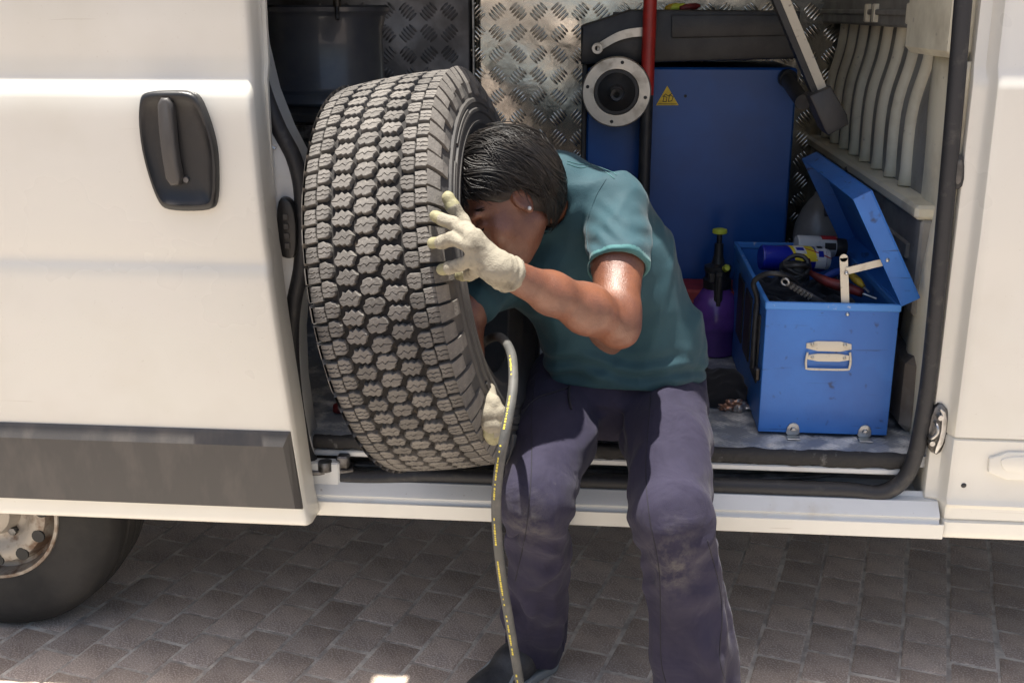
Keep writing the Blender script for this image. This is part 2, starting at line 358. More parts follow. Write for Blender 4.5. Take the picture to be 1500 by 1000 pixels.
# ---------------------------------------------------------------- implicit surfaces for bodies and cloth
class SDF:
    def __init__(s, lo, hi, h):
        s.lo = np.array(lo, float); s.h = h; n = np.ceil((np.array(hi)-s.lo)/h).astype(int)+1
        s.ax = [(s.lo[k]+h*np.arange(n[k])).astype(np.float32) for k in range(3)]; s.F = np.full(n, .2, np.float32)
    def sub(s, lo, hi):
        sl = []
        for k in range(3):
            a = int(np.clip(math.floor((lo[k]-s.lo[k])/s.h), 0, len(s.ax[k])-1)); b = int(np.clip(math.ceil((hi[k]-s.lo[k])/s.h)+1, a+1, len(s.ax[k]))); sl.append(slice(a, b))
        return tuple(sl), s.ax[0][sl[0]][:, None, None], s.ax[1][sl[1]][None, :, None], s.ax[2][sl[2]][None, None, :]
    def put(s, sl, d, k, op):
        f = s.F[sl]
        if op == 'u':
            h = np.clip(.5+.5*(f-d)/k, 0, 1); s.F[sl] = f*(1-h)+d*h-k*h*(1-h)
        elif op == 's':
            d = -d; h = np.clip(.5-.5*(f-d)/k, 0, 1); s.F[sl] = f*(1-h)+d*h+k*h*(1-h)
    def cap(s, a, b, ra, rb, k=.02, op='u'):
        a, b = np.asarray(a, float), np.asarray(b, float); pad = max(ra, rb)+k+.04
        sl, X, Y, Z = s.sub(np.minimum(a, b)-pad, np.maximum(a, b)+pad); ba = b-a
        t = np.clip(((X-a[0])*ba[0]+(Y-a[1])*ba[1]+(Z-a[2])*ba[2])/(ba@ba+1e-12), 0, 1)
        d = np.sqrt((X-a[0]-ba[0]*t)**2+(Y-a[1]-ba[1]*t)**2+(Z-a[2]-ba[2]*t)**2)-(ra+(rb-ra)*t)
        s.put(sl, d, k, op); return s
    def ell(s, c, r, R=None, k=.02, op='u'):
        c = np.asarray(c, float); r = np.asarray(r, float); R = np.eye(3) if R is None else np.asarray(R, float); pad = max(r)+k+.04
        sl, X, Y, Z = s.sub(c-pad, c+pad); q = [(X-c[0])*R[0][i]+(Y-c[1])*R[1][i]+(Z-c[2])*R[2][i] for i in range(3)]   # columns of R are the axes
        k0 = np.sqrt(sum((q[i]/r[i])**2 for i in range(3))); k1 = np.sqrt(sum((q[i]/r[i]**2)**2 for i in range(3)))+1e-9
        s.put(sl, k0*(k0-1)/k1, k, op); return s
    def chain(s, pts, rs, k=.02):
        for i in range(len(pts)-1): s.cap(pts[i], pts[i+1], rs[i], rs[i+1], k)
        return s
    def cut(s, p, n):
        """keep the side the normal points away from"""
        X, Y, Z = s.ax[0][:, None, None], s.ax[1][None, :, None], s.ax[2][None, None, :]
        n = np.asarray(n, float); n = n/np.linalg.norm(n); s.F = np.maximum(s.F, ((X-p[0])*n[0]+(Y-p[1])*n[1]+(Z-p[2])*n[2]).astype(np.float32)); return s
    def merge(s, o, k=.01):
        h = np.clip(.5+.5*(s.F-o.F)/k, 0, 1); s.F = s.F*(1-h)+o.F*h-k*h*(1-h); return s
    def disp(s, fn):
        i = np.nonzero(np.abs(s.F) < .035); X = [s.ax[k][i[k]].astype(float) for k in range(3)]; s.F[i] -= fn(X).astype(np.float32); return s
    def geo(s, it=2):
        Fv = s.F; ins = Fv < 0; nx, ny, nz = Fv.shape
        c = sum(ins[i:nx-1+i, j:ny-1+j, k:nz-1+k].astype(np.int8) for i in (0, 1) for j in (0, 1) for k in (0, 1))
        act = np.argwhere((c > 0) & (c < 8)); ids = np.full((nx-1, ny-1, nz-1), -1, np.int64); ids[tuple(act.T)] = np.arange(len(act))
        acc = np.zeros((len(act), 3)); cnt = np.zeros(len(act)); cor = [(i, j, k) for i in (0, 1) for j in (0, 1) for k in (0, 1)]
        for p in cor:
            for ax in range(3):
                if p[ax]: continue
                q = list(p); q[ax] = 1
                a = Fv[act[:, 0]+p[0], act[:, 1]+p[1], act[:, 2]+p[2]].astype(float); b = Fv[act[:, 0]+q[0], act[:, 1]+q[1], act[:, 2]+q[2]].astype(float)
                m = (a < 0) != (b < 0); t = np.where(m, a/(a-b+1e-20), 0); pt = np.tile(np.array(p, float), (len(act), 1)); pt[:, ax] = t
                acc += pt*m[:, None]; cnt += m
        V = (act+acc/cnt[:, None])*s.h+s.lo; Q = []
        for ax in range(3):
            o1, o2 = [(1, 2), (2, 0), (0, 1)][ax]; sh = [nx, ny, nz]
            A = [slice(1, -1)]*3; A[ax] = slice(0, -1); B = list(A); B[ax] = slice(1, None)
            m = ins[tuple(A)] != ins[tuple(B)]; e = np.argwhere(m)
            off = np.array([1, 1, 1]); off[ax] = 0; e = e+off; a_in = ins[tuple(e.T)]
            cs = []
            for d1, d2 in ((-1, -1), (0, -1), (0, 0), (-1, 0)):
                cc = e.copy(); cc[:, o1] += d1; cc[:, o2] += d2; cs.append(ids[tuple(cc.T)])
            q = np.stack(cs, 1); q[~a_in] = q[~a_in][:, ::-1]; Q.append(q)
        Q = np.vstack(Q)
        for _ in range(it):
            S = np.zeros_like(V); n = np.zeros(len(V))
            for k in range(4):
                np.add.at(S, Q[:, k], V[Q[:, (k+1) % 4]]); np.add.at(n, Q[:, k], 1)
                np.add.at(S, Q[:, k], V[Q[:, (k+3) % 4]]); np.add.at(n, Q[:, k], 1)
            V = V*.5+.5*S/n[:, None]
        return V, Q
# ================================================================ GROUND
g = part('ground', grid(np.array([[(x, y, -.006) for y in (-300, 300)] for x in (-300, 300)], float)), 'paving_far'); g['kind'] = 'structure'
g['label'] = 'brown block paving under and beside the white van'
A15 = math.radians(15.6); dcol = np.array([math.sin(A15), math.cos(A15)]); drow = np.array([math.cos(A15), -math.sin(A15)])
PW, PL = .117, .139
part('joint_sand', grid(np.array([[(x, y, .0014) for y in (1.2, 4.2)] for x in (-2.6, 2.0)], float)), 'sand', g)
pv = []
for k in range(3):                                             # three slightly different worn blocks
    r = np.random.default_rng(k); hx, hy = PW/2-.0040, PL/2-.0040; V = []; ringn = 12
    def rr(sx, sy, ex, z, jit):
        pts = []
        for (cx, cy) in ((-1, -1), (1, -1), (1, 1), (-1, 1)):
            for t in (0, .5, 1):
                a = math.atan2(cy, cx)-math.pi/4+t*math.pi/2; pts.append((cx*(sx-ex)+ex*math.cos(a)+r.normal()*jit, cy*(sy-ex)+ex*math.sin(a)+r.normal()*jit, z))
        return pts
    V = rr(hx-.0035, hy-.0035, .003, .0, .0005)+rr(hx-.0010, hy-.0010, .0035, -.0014, .0007)+rr(hx, hy, .004, -.004, .0007)+rr(hx, hy, .004, -.03, 0)
    Fc = [tuple(range(12))]+[(i*12+j, (i+1)*12+j, (i+1)*12+(j+1) % 12, i*12+(j+1) % 12) for i in range(3) for j in range(12)]
    Fc = [f if n == 0 else f for n, f in enumerate(Fc)]
    pv.append(mesh('paver', V, Fc, True, 'paver', auto=40))
cand = []
for i in range(-30, 31):
    for j in range(-10, 50):
        c = drow*(i*PW)+dcol*((j+(.5 if i % 2 else 0))*PL); px, py = proj((c[0], c[1], 0))
        if c[1] < 1.5 or c[1] > 3.6 or not (-75 < px < 1575) or py > 1055 or py < 735: continue
        cand.append((abs(py-1000), c))
cand.sort(key=lambda t: t[0])
print('pavers', len(cand))
for n, (_, c) in enumerate(cand[:300]):
    o = bpy.data.objects.new('paver', pv[n % 3]); COL.objects.link(o); o.parent = g
    o.location = (c[0]+rng.normal()*.0010, c[1]+rng.normal()*.0010, .0035+rng.normal()*.0009)
    o.rotation_euler = (rng.normal()*.006, rng.normal()*.006, -A15+rng.normal()*.007+(math.pi if rng.random() < .5 else 0))

# ================================================================ VAN
YB, YD, FZ, FE = 2.40, 2.302, .605, 2.46      # body side, outer face of the slid-back door, cargo floor height, its front edge
van = thing('van', 'white panel van with its side door slid open and workshop inside', 'van', (0, 3.3, 0))

def zprof(z, P_): return np.interp(z, [p[0] for p in P_], [p[1] for p in P_])
# side panel right of the opening (front part of the body): z profile plus rounded edge towards the opening
Z1 = np.array([.425, .428, .436, .446, .470, .4745, .479, .505, .509, .516, .523, .530, .60, .672, .676, .68, .8, .95, 1.05, 1.10, 1.14, 1.3, 1.44, 1.455, 1.475, 1.49, 1.7, 2.0, 2.2, 2.35, 2.42])
PZ = [(.425, .02), (.428, .006), (.436, 0), (.470, -.002), (.4745, .006), (.479, .001), (.505, .001), (.516, -.007), (.53, .000), (.60, -.001), (.672, -.003), (.676, .004), (.68, -.003), (1.05, -.006), (1.14, -.011), (1.44, -.006), (1.455, -.006), (1.49, .010), (1.7, .016), (2.2, .020), (2.42, .035)]
XR = np.array([.752, .750, .749, .752, .765, .776, .782, .786, .790, .796, .81, .84, .90, .9475, .9495, .952, .9545, 1.1, 1.4, 1.75, 2.1])
XO = np.array([.13, .065, .048, .041, .039, .036, .028, .014, .004, .0005, 0, 0, 0, 0, 0, 0, 0, 0, 0, .01, .03])
A = np.zeros((len(XR), len(Z1), 3))
for i, x in enumerate(XR):
    for j, z in enumerate(Z1): A[i, j] = (x, YB+XO[i]+(zprof(z, PZ) if x > .775 else zprof(z, PZ)*(x-.725)/.05), z)
part('front_side_panel', shell(A, (0, .012, 0)), 'van_paint', van, True, 35)
# the rest of the body
Xm = np.array([-3.05, -2.6, -1.99, -1.98, -1.2, -.80, -.745, -.735, -.73])
Zr = Z1[Z1 > .8]
cz, cx = .38, -1.58
def side_rear():
    xs = np.linspace(-3.05, -.74, 60); zs = np.concatenate([np.linspace(.44, .9, 14), Zr[1:]]); A = np.zeros((len(xs), len(zs), 3))
    for i, x in enumerate(xs):
        arch = cz+math.sqrt(max(0, .43**2-(x-cx)**2)) if abs(x-cx) < .43 else 0
        lo = max(.44, arch)
        for j, z in enumerate(zs):
            zz = lo+(z-.44)*(2.42-lo)/(2.42-.44); A[i, j] = (x, YB+zprof(zz, PZ), zz)
    return shell(A, (0, .012, 0))
part('rear_side_panel', side_rear(), 'van_paint', van, True, 35)
part('roof', shell(np.array([[(x, YB+.035+1.89*t, 2.42+.09*math.sin(math.pi*t)**.6) for t in np.linspace(0, 1, 17)] for x in (-3.05, -1.5, 0, 1.2, 2.1)]), (0, 0, -.012)), 'van_paint', van, True)
part('roof_rail', box(-.80, .79, YB+.012, YB+.16, 2.22, 2.42, .012), 'jamb_paint', van, True, 40)
part('far_side_wall', box(-3.05, 2.1, 4.30, 4.325, .40, 2.43), 'inner_paint', van)
part('rear_wall', box(-3.05, -3.03, 2.43, 4.3, .42, 2.42), 'inner_paint', van)
part('front_closing_wall', box(2.08, 2.1, 2.45, 4.3, .42, 2.42), 'inner_paint', van)
part('underbody', join(box(-3.02, 2.07, 2.56, 4.29, .50, .575), box(-3.0, 2.0, 2.80, 2.90, .36, .50), box(-3.0, 2.0, 3.8, 3.9, .36, .50)), 'underbody', van)
# cargo floor with five-bar plate relief
fl = part('cargo_floor', box(-3.0, 1.2, FE, 4.30, .578, FZ), 'floor_plate', van)
def bars(w, h, pitch, bl, bw, bh, n=5, seed=0):
    """five-bar relief on the (u, v) plane; returns V (u, v, height), F"""
    V, Fc = [], []; r = np.random.default_rng(seed)
    for i in range(int(w/pitch)+1):
        for j in range(int(h/pitch)+1):
            cu, cv = i*pitch, j*pitch; a = math.radians(45 if (i+j) % 2 else -45); ca, sa = math.cos(a), math.sin(a)
            for k in range(n):
                o = (k-(n-1)/2)*bl*.9/(n-1); L_ = bl*(1-.22*abs(k-(n-1)/2)/((n-1)/2))/2; b = len(V)
                for (u, v, zz) in ((-L_, 0, 0), (-L_*.6, -bw, 0), (L_*.6, -bw, 0), (L_, 0, 0), (L_*.6, bw, 0), (-L_*.6, bw, 0), (-L_*.6, 0, 1), (L_*.6, 0, 1)):
                    V.append((cu+u*ca-(v+o)*sa, cv+u*sa+(v+o)*ca, zz*bh))
                Fc += [(b, b+1, b+6), (b+1, b+2, b+7, b+6), (b+2, b+3, b+7), (b+3, b+4, b+7), (b+4, b+5, b+6, b+7), (b+5, b, b+6)]
    return np.array(V), Fc
bv, bf = bars(1.85, 1.0, .062, .046, .0042, .0030)
part('floor_relief', (np.c_[bv[:, 0]-.95, bv[:, 1]+2.50, bv[:, 2]+FZ-.0003], bf), 'floor_plate', fl, True, kind='stuff')
# torn rubber edge strip of the floor
xs = np.linspace(-.70, .735, 150); r = np.random.default_rng(3)
jag = np.convolve(r.normal(size=170), np.ones(4)/4, 'same')[:150]*.006; jag2 = np.convolve(r.normal(size=170), np.ones(3)/3, 'same')[:150]*.004
A = np.array([[(x, FE-.004, .575+jag2[i]*.8), (x, FE-.008, .580+jag2[i]*.5), (x, FE-.009, .596), (x, FE-.006, .6065+jag2[i]*.3), (x, FE+.010+jag[i], .6085), (x, FE+.016+jag[i], .6056)] for i, x in enumerate(xs)])
part('floor_edge_strip', shell(A[:, ::-1], (0, .004, -.003)), 'floor_rubber', van, True)
part('floor_edge_rail', box(-.70, .735, FE-.002, FE+.03, .556, .5715, .003), 'jamb_paint', van, True, 40)
# sill: outer lip, sloping ledge, track well
SP = [(2.425, .425), (2.404, .428), (2.398, .436), (2.397, .464), (2.401, .469), (2.402, .474), (2.399, .480), (2.404, .487), (2.422, .503), (2.426, .5075), (2.438, .5085), (2.445, .512), (2.449, .520), (2.452, .522), (2.456, .514), (2.470, .500), (2.52, .498), (2.56, .502), (2.562, .575)]
xs = np.array([-.80, -.735, -.73, -.5, -.2, 0, .2, .4, .6, .725, .76, .779])
part('sill', shell(np.array([[(x, y, z) for y, z in SP] for x in xs]), (0, .004, -.006)), 'jamb_paint', van, True, 30)
part('sill_lip', box(-.80, .7885, 2.3925, 2.3965, .4285, .4655, .0015), 'van_paint', van, True, 30)
trk = spline([(-.66, 2.505, .520), (.1, 2.505, .520), (.35, 2.508, .520), (.52, 2.535, .520), (.66, 2.60, .520)], 40)
part('door_track', join(tube(trk, .007, 8), tube(trk+np.array([0, .022, .012]), .006, 8), tube(trk+np.array([0, -.022, .004]), .005, 8)), 'track_dirt', van, True)
part('door_roller_arm', join(xf(box(-.72, -.60, 2.42, 2.47, .522, .534, .003), rot('Z', 14, (-.66, 2.44, 0))), lathe([(.0, .012), (.016, .012), (.018, .006), (.018, -.012), (0, -.012)], 16, (-.665, 2.425, .545)), box(-.64, -.61, 2.43, 2.46, .534, .566, .004)), 'dark_steel', van, True, 40)
# opening weather seal, one bead all round
sp = [(352, -330, 2.432), (356, -150, 2.432), (362, 0, 2.434), (370, 66, 2.436), (386, 132, 2.438), (408, 188, 2.440), (430, 230, 2.440), (441, 275, 2.440), (443, 330, 2.440), (441, 390, 2.440), (431, 440, 2.440), (427, 490, 2.440), (430, 560, 2.440), (440, 630, 2.440), (452, 672, 2.440), (480, 694, 2.440), (540, 700, 2.440)]
pts = [P(a, b, y=y) for a, b, y in sp]+[np.array((x, 2.443, .5215)) for x in (-.4, -.1, .2, .45, .58)]+[P(a, b, y=y) for a, b, y in [(1290, 722, 2.442), (1322, 704, 2.442), (1340, 668, 2.442), (1352, 610, 2.442), (1362, 540, 2.442), (1376, 400, 2.442), (1390, 250, 2.442), (1402, 110, 2.442), (1411, 0, 2.442), (1425, -160, 2.442), (1438, -330, 2.442)]]
sl = spline(pts, 260)
part('opening_seal', join(tube(sl, .0185, 12), tube(sl+np.array([0, .018, 0])+0, .013, 8)), 'seal', van, True)
# rear jamb (behind the edge of the slid-back door)
jl = [(300, -330), (300, 0), (300, 300), (300, 640), (400, 735), (452, 735)]; jr = sp
edge = np.array([P(a+4, b, y=2.444) for a, b, _ in sp[:-2]]); rows = []
for e in edge:
    rows.append([(-.93, 2.417, e[2]), (-.80, 2.417, e[2]), (min(-.755, e[0]-.03), 2.420, e[2]), (e[0]-.022, 2.430, e[2]), (e[0]-.008, 2.444, e[2]), (e[0]+.008, 2.455, e[2]), (e[0]+.008, 2.52, e[2])])
part('rear_jamb', shell(np.array(rows)[::-1], (0, .006, 0)), 'jamb_paint', van, True, 40)
part('jamb_base', box(-.80, -.63, 2.418, 2.450, .487, .555, .004), 'jamb_paint', van, True, 40)
lt = P(396, 217, y=2.40)
part('door_striker', join(box(lt[0]-.03, lt[0]-.012, 2.40, 2.432, lt[2]-.02, lt[2]+.02, .003), tube(np.array([(lt[0]-.02, 2.41, lt[2]+.004), (lt[0]+.002, 2.404, lt[2]+.004), (lt[0]+.010, 2.404, lt[2]-.002)]), .006, 8)), 'steel', van, True, 40)
cb = chaikin(pix([(404, 290), (424, 290), (434, 318), (434, 374), (424, 380), (408, 374)], 2.405), 2)
c = part('contact_block', plate(cb, 2.402, 2.43, .004), 'handle_plastic', van, True, 40)
for (a, b) in ((418, 318), (419, 332), (420, 346), (421, 360)):
    q = P(a, b, y=2.40); part('contact', box(q[0]-.006, q[0]+.006, 2.3985, 2.404, q[2]-.0065, q[2]+.0065, .001), 'trim_plastic', c)
# front jamb furniture
lk = chaikin(pix([(1358, 640), (1366, 600), (1378, 588), (1392, 604), (1388, 640), (1376, 668), (1360, 660)], 2.43), 1)
k = part('lock_recess', plate(lk, 2.428, 2.46, .004), 'dark_steel', van, True, 40)
q = P(1372, 630, y=2.42); part('striker_loop', join(tube(spline([(q[0]-.012, 2.43, q[2]-.018), (q[0]-.012, 2.41, q[2]-.016), (q[0]-.002, 2.405, q[2]), (q[0]-.004, 2.41, q[2]+.016), (q[0]-.004, 2.43, q[2]+.018)], 16), .004, 8), lathe([(0, -.012), (.006, -.012), (.007, -.004), (.007, .005)], 12, (q[0]+.004, 2.424, q[2]+.032), 'Y'), lathe([(0, -.012), (.006, -.012), (.007, -.004), (.007, .005)], 12, (q[0]-.008, 2.424, q[2]-.030), 'Y'), plate(chaikin(pix([(1376, 596), (1388, 606), (1384, 645), (1372, 664), (1368, 662), (1378, 636), (1380, 610)], 2.424), 1), 2.422, 2.43, .001)), 'steel', k, True, 40)
s_ = chaikin(pix([(1396, 228), (1410, 226), (1415, 236), (1414, 272), (1404, 280), (1395, 272)], 2.425), 1)
k = part('socket_frame', plate(s_, 2.432, 2.46, .003), 'seal', van, True, 40)
s2 = chaikin(pix([(1400, 236), (1410, 234), (1412, 242), (1410, 266), (1404, 272), (1399, 266)], 2.425), 1); part('socket', plate(s2, 2.4295, 2.44, .002), 'track_dirt', k, True, 40)
for a, b in ((1427, 633), (1412, 711)):
    q = P(a, b, y=2.398); part('clip_hole', lathe([(0, -.0012), (.0045, -.0012), (.0062, .001), (.0062, .01)], 14, (q[0], 2.3985, q[2]), 'Y'), 'seal', van, True)
jp = part('jack_point_cover', plate(chaikin(pix([(1449, 660), (1560, 663), (1556, 704), (1446, 700)], 2.397), 1), 2.3905, 2.41, .0025), 'van_paint', van, True, 40)
part('cover_pull', plate(chaikin(pix([(1466, 667), (1560, 670), (1557, 694), (1478, 692), (1466, 684)], 2.39), 2), 2.3875, 2.392, .0018), 'van_paint', jp, True, 40)
# ---- bulkhead on the right, ribbed pressing
def bx(z): return .80-.035/(1+math.exp((z-1.42)*28))
zs = np.linspace(.61, 2.4, 60); ys = np.linspace(2.47, 4.3, 40)
part('bulkhead', shell(np.array([[(bx(z)+.004, y, z) for z in zs] for y in ys]), (.006, 0, 0)), 'grey_primer', van, True)
for i in range(9):
    y = 2.93+i*.158
    zz = np.concatenate([np.linspace(1.165, 1.38, 6), np.linspace(1.39, 1.47, 8), np.linspace(1.48, 1.60, 4)])
    part('rib', tube(np.array([(bx(z)+.002, y+.012*math.sin((z-1.2)*9), z) for z in zz]), np.r_[.024, np.full(len(zz)-2, .0205), .017], 12, True, 1.15), 'inner_paint', van, True)
part('bulkhead_ledge', box(.712, .80, 2.62, 4.28, 1.130, 1.163, .008), 'inner_paint', van, True, 40)
part('bulkhead_lower_panel', join(box(.728, .80, 2.62, 4.28, .90, 1.129, .006), box(.720, .80, 2.70, 4.2, 1.02, 1.06, .004)), 'grey_primer', van, True, 40)
part('upper_channel', join(box(.735, .81, 2.86, 4.28, 1.555, 1.63, .006), box(.725, .80, 2.88, 4.2, 1.585, 1.60, .003)), 'grey_primer', van, True, 40)
for y in (2.90, 3.28, 3.38): part('channel_clip', box(.722, .74, y, y+.03, 1.565, 1.615, .003), 'inner_paint', van, True, 40)
part('upper_box_panel', box(.705, .81, 2.47, 2.85, 1.50, 1.75, .015), 'inner_paint', van, True, 40)
ys = np.linspace(2.455, 2.83, 14); zs = np.linspace(.60, 1.495, 40)
A = np.array([[(.748+.022*((y-2.455)/.375)**2-.018*math.exp(-((y-2.60-.10*math.sin(z*3))/.05)**2)+.004*math.sin(9*z+6*y)+.006*math.sin(23*y+4*z), y, z) for z in zs] for y in ys])
part('pillar_inner_panel', shell(A[::-1], (.012, 0, 0)), 'inner_paint', van, True)
part('pillar_foot_panel', box(.725, .79, 2.60, 3.1, FZ, .80, .02), 'underbody', van, True, 40)
# ---- chequer plate lining of the far wall
def lining(name, x0, x1, y0, y1, z0, z1, m, seed):
    xs = np.linspace(0, 1, 50); zs = np.linspace(z0, z1, 60); XX, ZZ = np.meshgrid(xs, zs, indexing='ij')
    w = lambda u, z: .0035*np.sin(7*u*(x1-x0)+3*z+seed)+.0022*np.sin(17*z+11*u+seed*2)
    A = np.stack([x0+(x1-x0)*XX, y0+(y1-y0)*XX+w(XX, ZZ), ZZ], -1); o = part(name, shell(A, (0, .004, 0)), m, van, True)
    L_ = math.hypot(x1-x0, y1-y0); V, Fc = bars(L_-.02, z1-z0-.02, .074, .055, .0046, .0036, 5)
    u = (V[:, 0]+.01)/L_; z = z0+.01+V[:, 1]
    W = np.c_[x0+(x1-x0)*u, y0+(y1-y0)*u+w(u, z)-V[:, 2]+.0003, z]
    part('plate_relief', (W, [f[::-1] for f in Fc]), m, o, True, kind='stuff')
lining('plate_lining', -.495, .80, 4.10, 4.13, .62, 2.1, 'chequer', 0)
lining('plate_lining', -1.30, -.50, 3.86, 4.095, .62, 2.1, 'chequer_shaded', 2)  # left sheet: its darkness comes from the shaded base colour
part('lining_edge', box(-.5015, -.492, 4.085, 4.094, .62, 2.1, .002), 'steel', van, True, 40)
# ---- shelf that carries the spare rim
part('shelf_board', box(-1.5, -.62, 3.02, 3.80, 1.300, 1.325, .004), 'machine_black', van)
part('shelf_upright', box(-1.22, -1.19, 3.03, 3.06, FZ, 2.3), 'machine_black', van)
part('shelf_rail', box(-1.3, -.64, 3.0, 3.018, 1.26, 1.295, .004), 'dark_steel', van, True, 40)
part('lower_shelf_board', box(-1.5, -.62, 3.1, 3.80, 1.08, 1.10, .004), 'track_dirt', van)
part('upper_shelf_board', box(-1.5, -.62, 3.02, 3.80, 1.69, 1.71, .004), 'machine_black', van)

# ---- sliding door, slid back along the body
def xedge(z):
    e = [(-160, 350), (0, 358), (100, 365), (180, 373), (300, 385), (370, 393), (500, 412), (620, 430), (735, 446), (764, 453)]
    zz = [P(x, y, y=YD)[2] for y, x in e]; xx = [P(x, y, y=YD)[0] for y, x in e]
    return np.interp(z, zz[::-1], xx[::-1])
DZ = np.concatenate([[.441, .443, .448, .458, .484, .50, .6, .676, .70], np.linspace(.74, 1.02, 8), [1.045, 1.06, 1.07, 1.085, 1.11], np.linspace(1.16, 1.38, 7), [1.405, 1.420, 1.430, 1.438, 1.446, 1.456, 1.468, 1.480, 1.490, 1.50, 1.52], np.linspace(1.6, 2.25, 10)])
PD = [(.441, .012), (.443, .004), (.448, 0), (.70, -.002), (.95, -.006), (1.045, -.0045), (1.07, .003), (1.11, -.001), (1.25, -.004), (1.40, -.002), (1.430, .002), (1.446, .010), (1.456, .0165), (1.468, .019), (1.480, .0195), (1.50, .021), (1.6, .019), (2.0, .03), (2.25, .055)]
us = np.concatenate([np.linspace(0, .9, 30), np.linspace(.92, .985, 8), [.9915, .995, .9975, .999, 1.0]])
def dgrid(dy=0., zlo=0, zhi=9, y0=None):
    A = []
    for u in us:
        row = []
        for z in DZ:
            if z < zlo or z > zhi: continue
            x1 = xedge(z); x = -1.98+u*(x1+1.98); e = (x1-x)
            y = YD+zprof(z, PD)+(.016*max(0, 1-e/.011)**2)
            if 1.42 < z < 1.50 and e < .05: y += 0
            row.append((x, y+dy, z))
        A.append(row)
    return np.array(A)
door = part('sliding_door', shell(dgrid(), (0, .072, 0)), 'van_paint', van, True, 50)
def xz(pts, y=YD): return pix(pts, y)
md = [(-600, 611), (428, 626), (446, 737), (-600, 709)]
mp_ = xz(md)
xr0, xr1 = mp_[1][0]-.004, mp_[2][0]-.004
ro = [(-1.965, .681), (xr0, .680), (xr1, .489), (-1.965, .489)]; r1_ = [(-1.965, .676), (xr0-.004, .675), (xr1-.003, .4925), (-1.965, .4925)]; r2_ = [(-1.965, .650), (xr0-.014, .649), (xr1-.013, .497), (-1.965, .497)]
V = [(x, y, z) for ring, y in ((ro, YD+.006), (ro, YD-.005), (r1_, YD-.009), (r2_, YD-.020)) for x, z in ring]
part('rubbing_strip', (V, [(i*4+k, (i+1)*4+k, (i+1)*4+(k+1) % 4, i*4+(k+1) % 4) for i in range(3) for k in range(4)]+[(12, 13, 14, 15)]), 'trim_plastic', door)
bez = chaikin(xz([(216, 134), (250, 132), (286, 133), (301, 150), (318, 200), (323, 240), (322, 296), (312, 307), (252, 307), (236, 296), (216, 236), (208, 185), (209, 146)]), 2)
cen = bez.mean(0)
hb = []                                             # bezel with a sunk bowl
n = len(bez)
rings = [(1.0, .016, 0), (1.0, -.006, 0), (.965, -.012, 0), (.91, -.013, 0), (.86, -.009, .004), (.76, -.002, .006), (.60, .001, .006), (.35, .0025, .006), (.05, .003, .006)]
V = []; 
for s, dy, dz in rings:
    for p in bez:
        q = cen+(p-cen)*np.array([s, s])+np.array([0, -dz]); V.append((q[0], YD+dy-.012, q[1]))
Fc = [(i*n+k, i*n+(k+1) % n, (i+1)*n+(k+1) % n, (i+1)*n+k) for i in range(len(rings)-1) for k in range(n)]+[tuple((len(rings)-1)*n+k for k in range(n))]
hd = part('door_handle', (V, Fc), 'handle_plastic', door, True, 50)
gp = xz([(238, 142), (259, 142), (262, 175), (266, 225), (275, 268), (252, 270), (244, 225), (239, 180)])
part('grip', plate(chaikin(gp, 1), YD-.034, YD-.012, .007), 'trim_plastic', hd, True, 50)
q = P(276, 262, y=YD); part('lock_barrel', lathe([(0, -.006), (.006, -.006), (.008, 0), (.008, .02)], 14, (q[0], YD-.010, q[2]), 'Y'), 'dark_steel', hd, True, 40)
q1, q2 = xz([(245, 137), (258, 147)]); part('grip_slot', box(q1[0], q2[0], YD-.0235, YD-.01, q2[1], q1[1], .002), 'seal', hd)

# ---- rear wheel under the door
WC = np.array([-1.585, 2.50, .352])
prof = [(.180, .0), (.190, -.006), (.212, -.009), (.27, -.014), (.30, -.013), (.322, -.004), (.334, .008), (.341, .022)]
tr = []
for y, d in ((.026, 0), (.055, 0), (.058, .007), (.064, .007), (.067, -.001), (.10, -.002), (.103, .006), (.109, .006), (.112, -.002), (.145, -.001), (.148, .007), (.154, .007), (.157, 0), (.19, 0)): tr.append((.3435+.005*math.sin(math.pi*(y-.02)/.18)-d, y))
prof += tr+[(.334, .205), (.30, .222), (.23, .215), (.180, .20)]
wh = part('wheel', lathe([(.181, -.002), (.180, .06), (.168, .09), (.168, .16), (.181, .20)], 48, WC, 'Y'), 'rusty_rim', van, True)
part('tyre', lathe([(r, h) for r, h in prof], 96, WC, 'Y'), 'old_tyre', wh, True, 35)
r_, f_ = [], []
rim_prof = [(.217, -.004), (.214, -.010), (.205, -.010), (.200, .0), (.197, .028), (.186, .034), (.178, .022), (.168, .004), (.150, .000), (.128, .006), (.11, .018), (.100, .022), (.086, .022), (.078, .004), (.070, -.012), (.055, -.018), (.0, -.018)]
part('rim', lathe([(r*.885, h) for r, h in rim_prof], 64, WC, 'Y'), 'rusty_rim', wh, True, 40)
for k in range(12):
    a = 2*math.pi*(k+.05)/12; c = WC+np.array([.142*math.cos(a), .0005, .142*math.sin(a)])
    part('vent_hole', lathe([(0, -.0012), (.017, -.0012), (.018, .003)], 16, c, 'Y'), 'ink_black', wh)
for k in range(5):
    a = 2*math.pi*(k+.3)/5; part('wheel_bolt', lathe([(0, -.018), (.011, -.018), (.012, 0), (.012, .01)], 6, WC+np.array([.080*math.cos(a), .024, .080*math.sin(a)]), 'Y'), 'dark_steel', wh)
part('wheel_arch', grid(np.array([[(WC[0]+.41*math.cos(a), WC[1]+y, WC[2]+.41*math.sin(a)) for y in (-.06, .28)] for a in np.linspace(.25, math.pi-.25, 24)])), 'underbody', van, True)
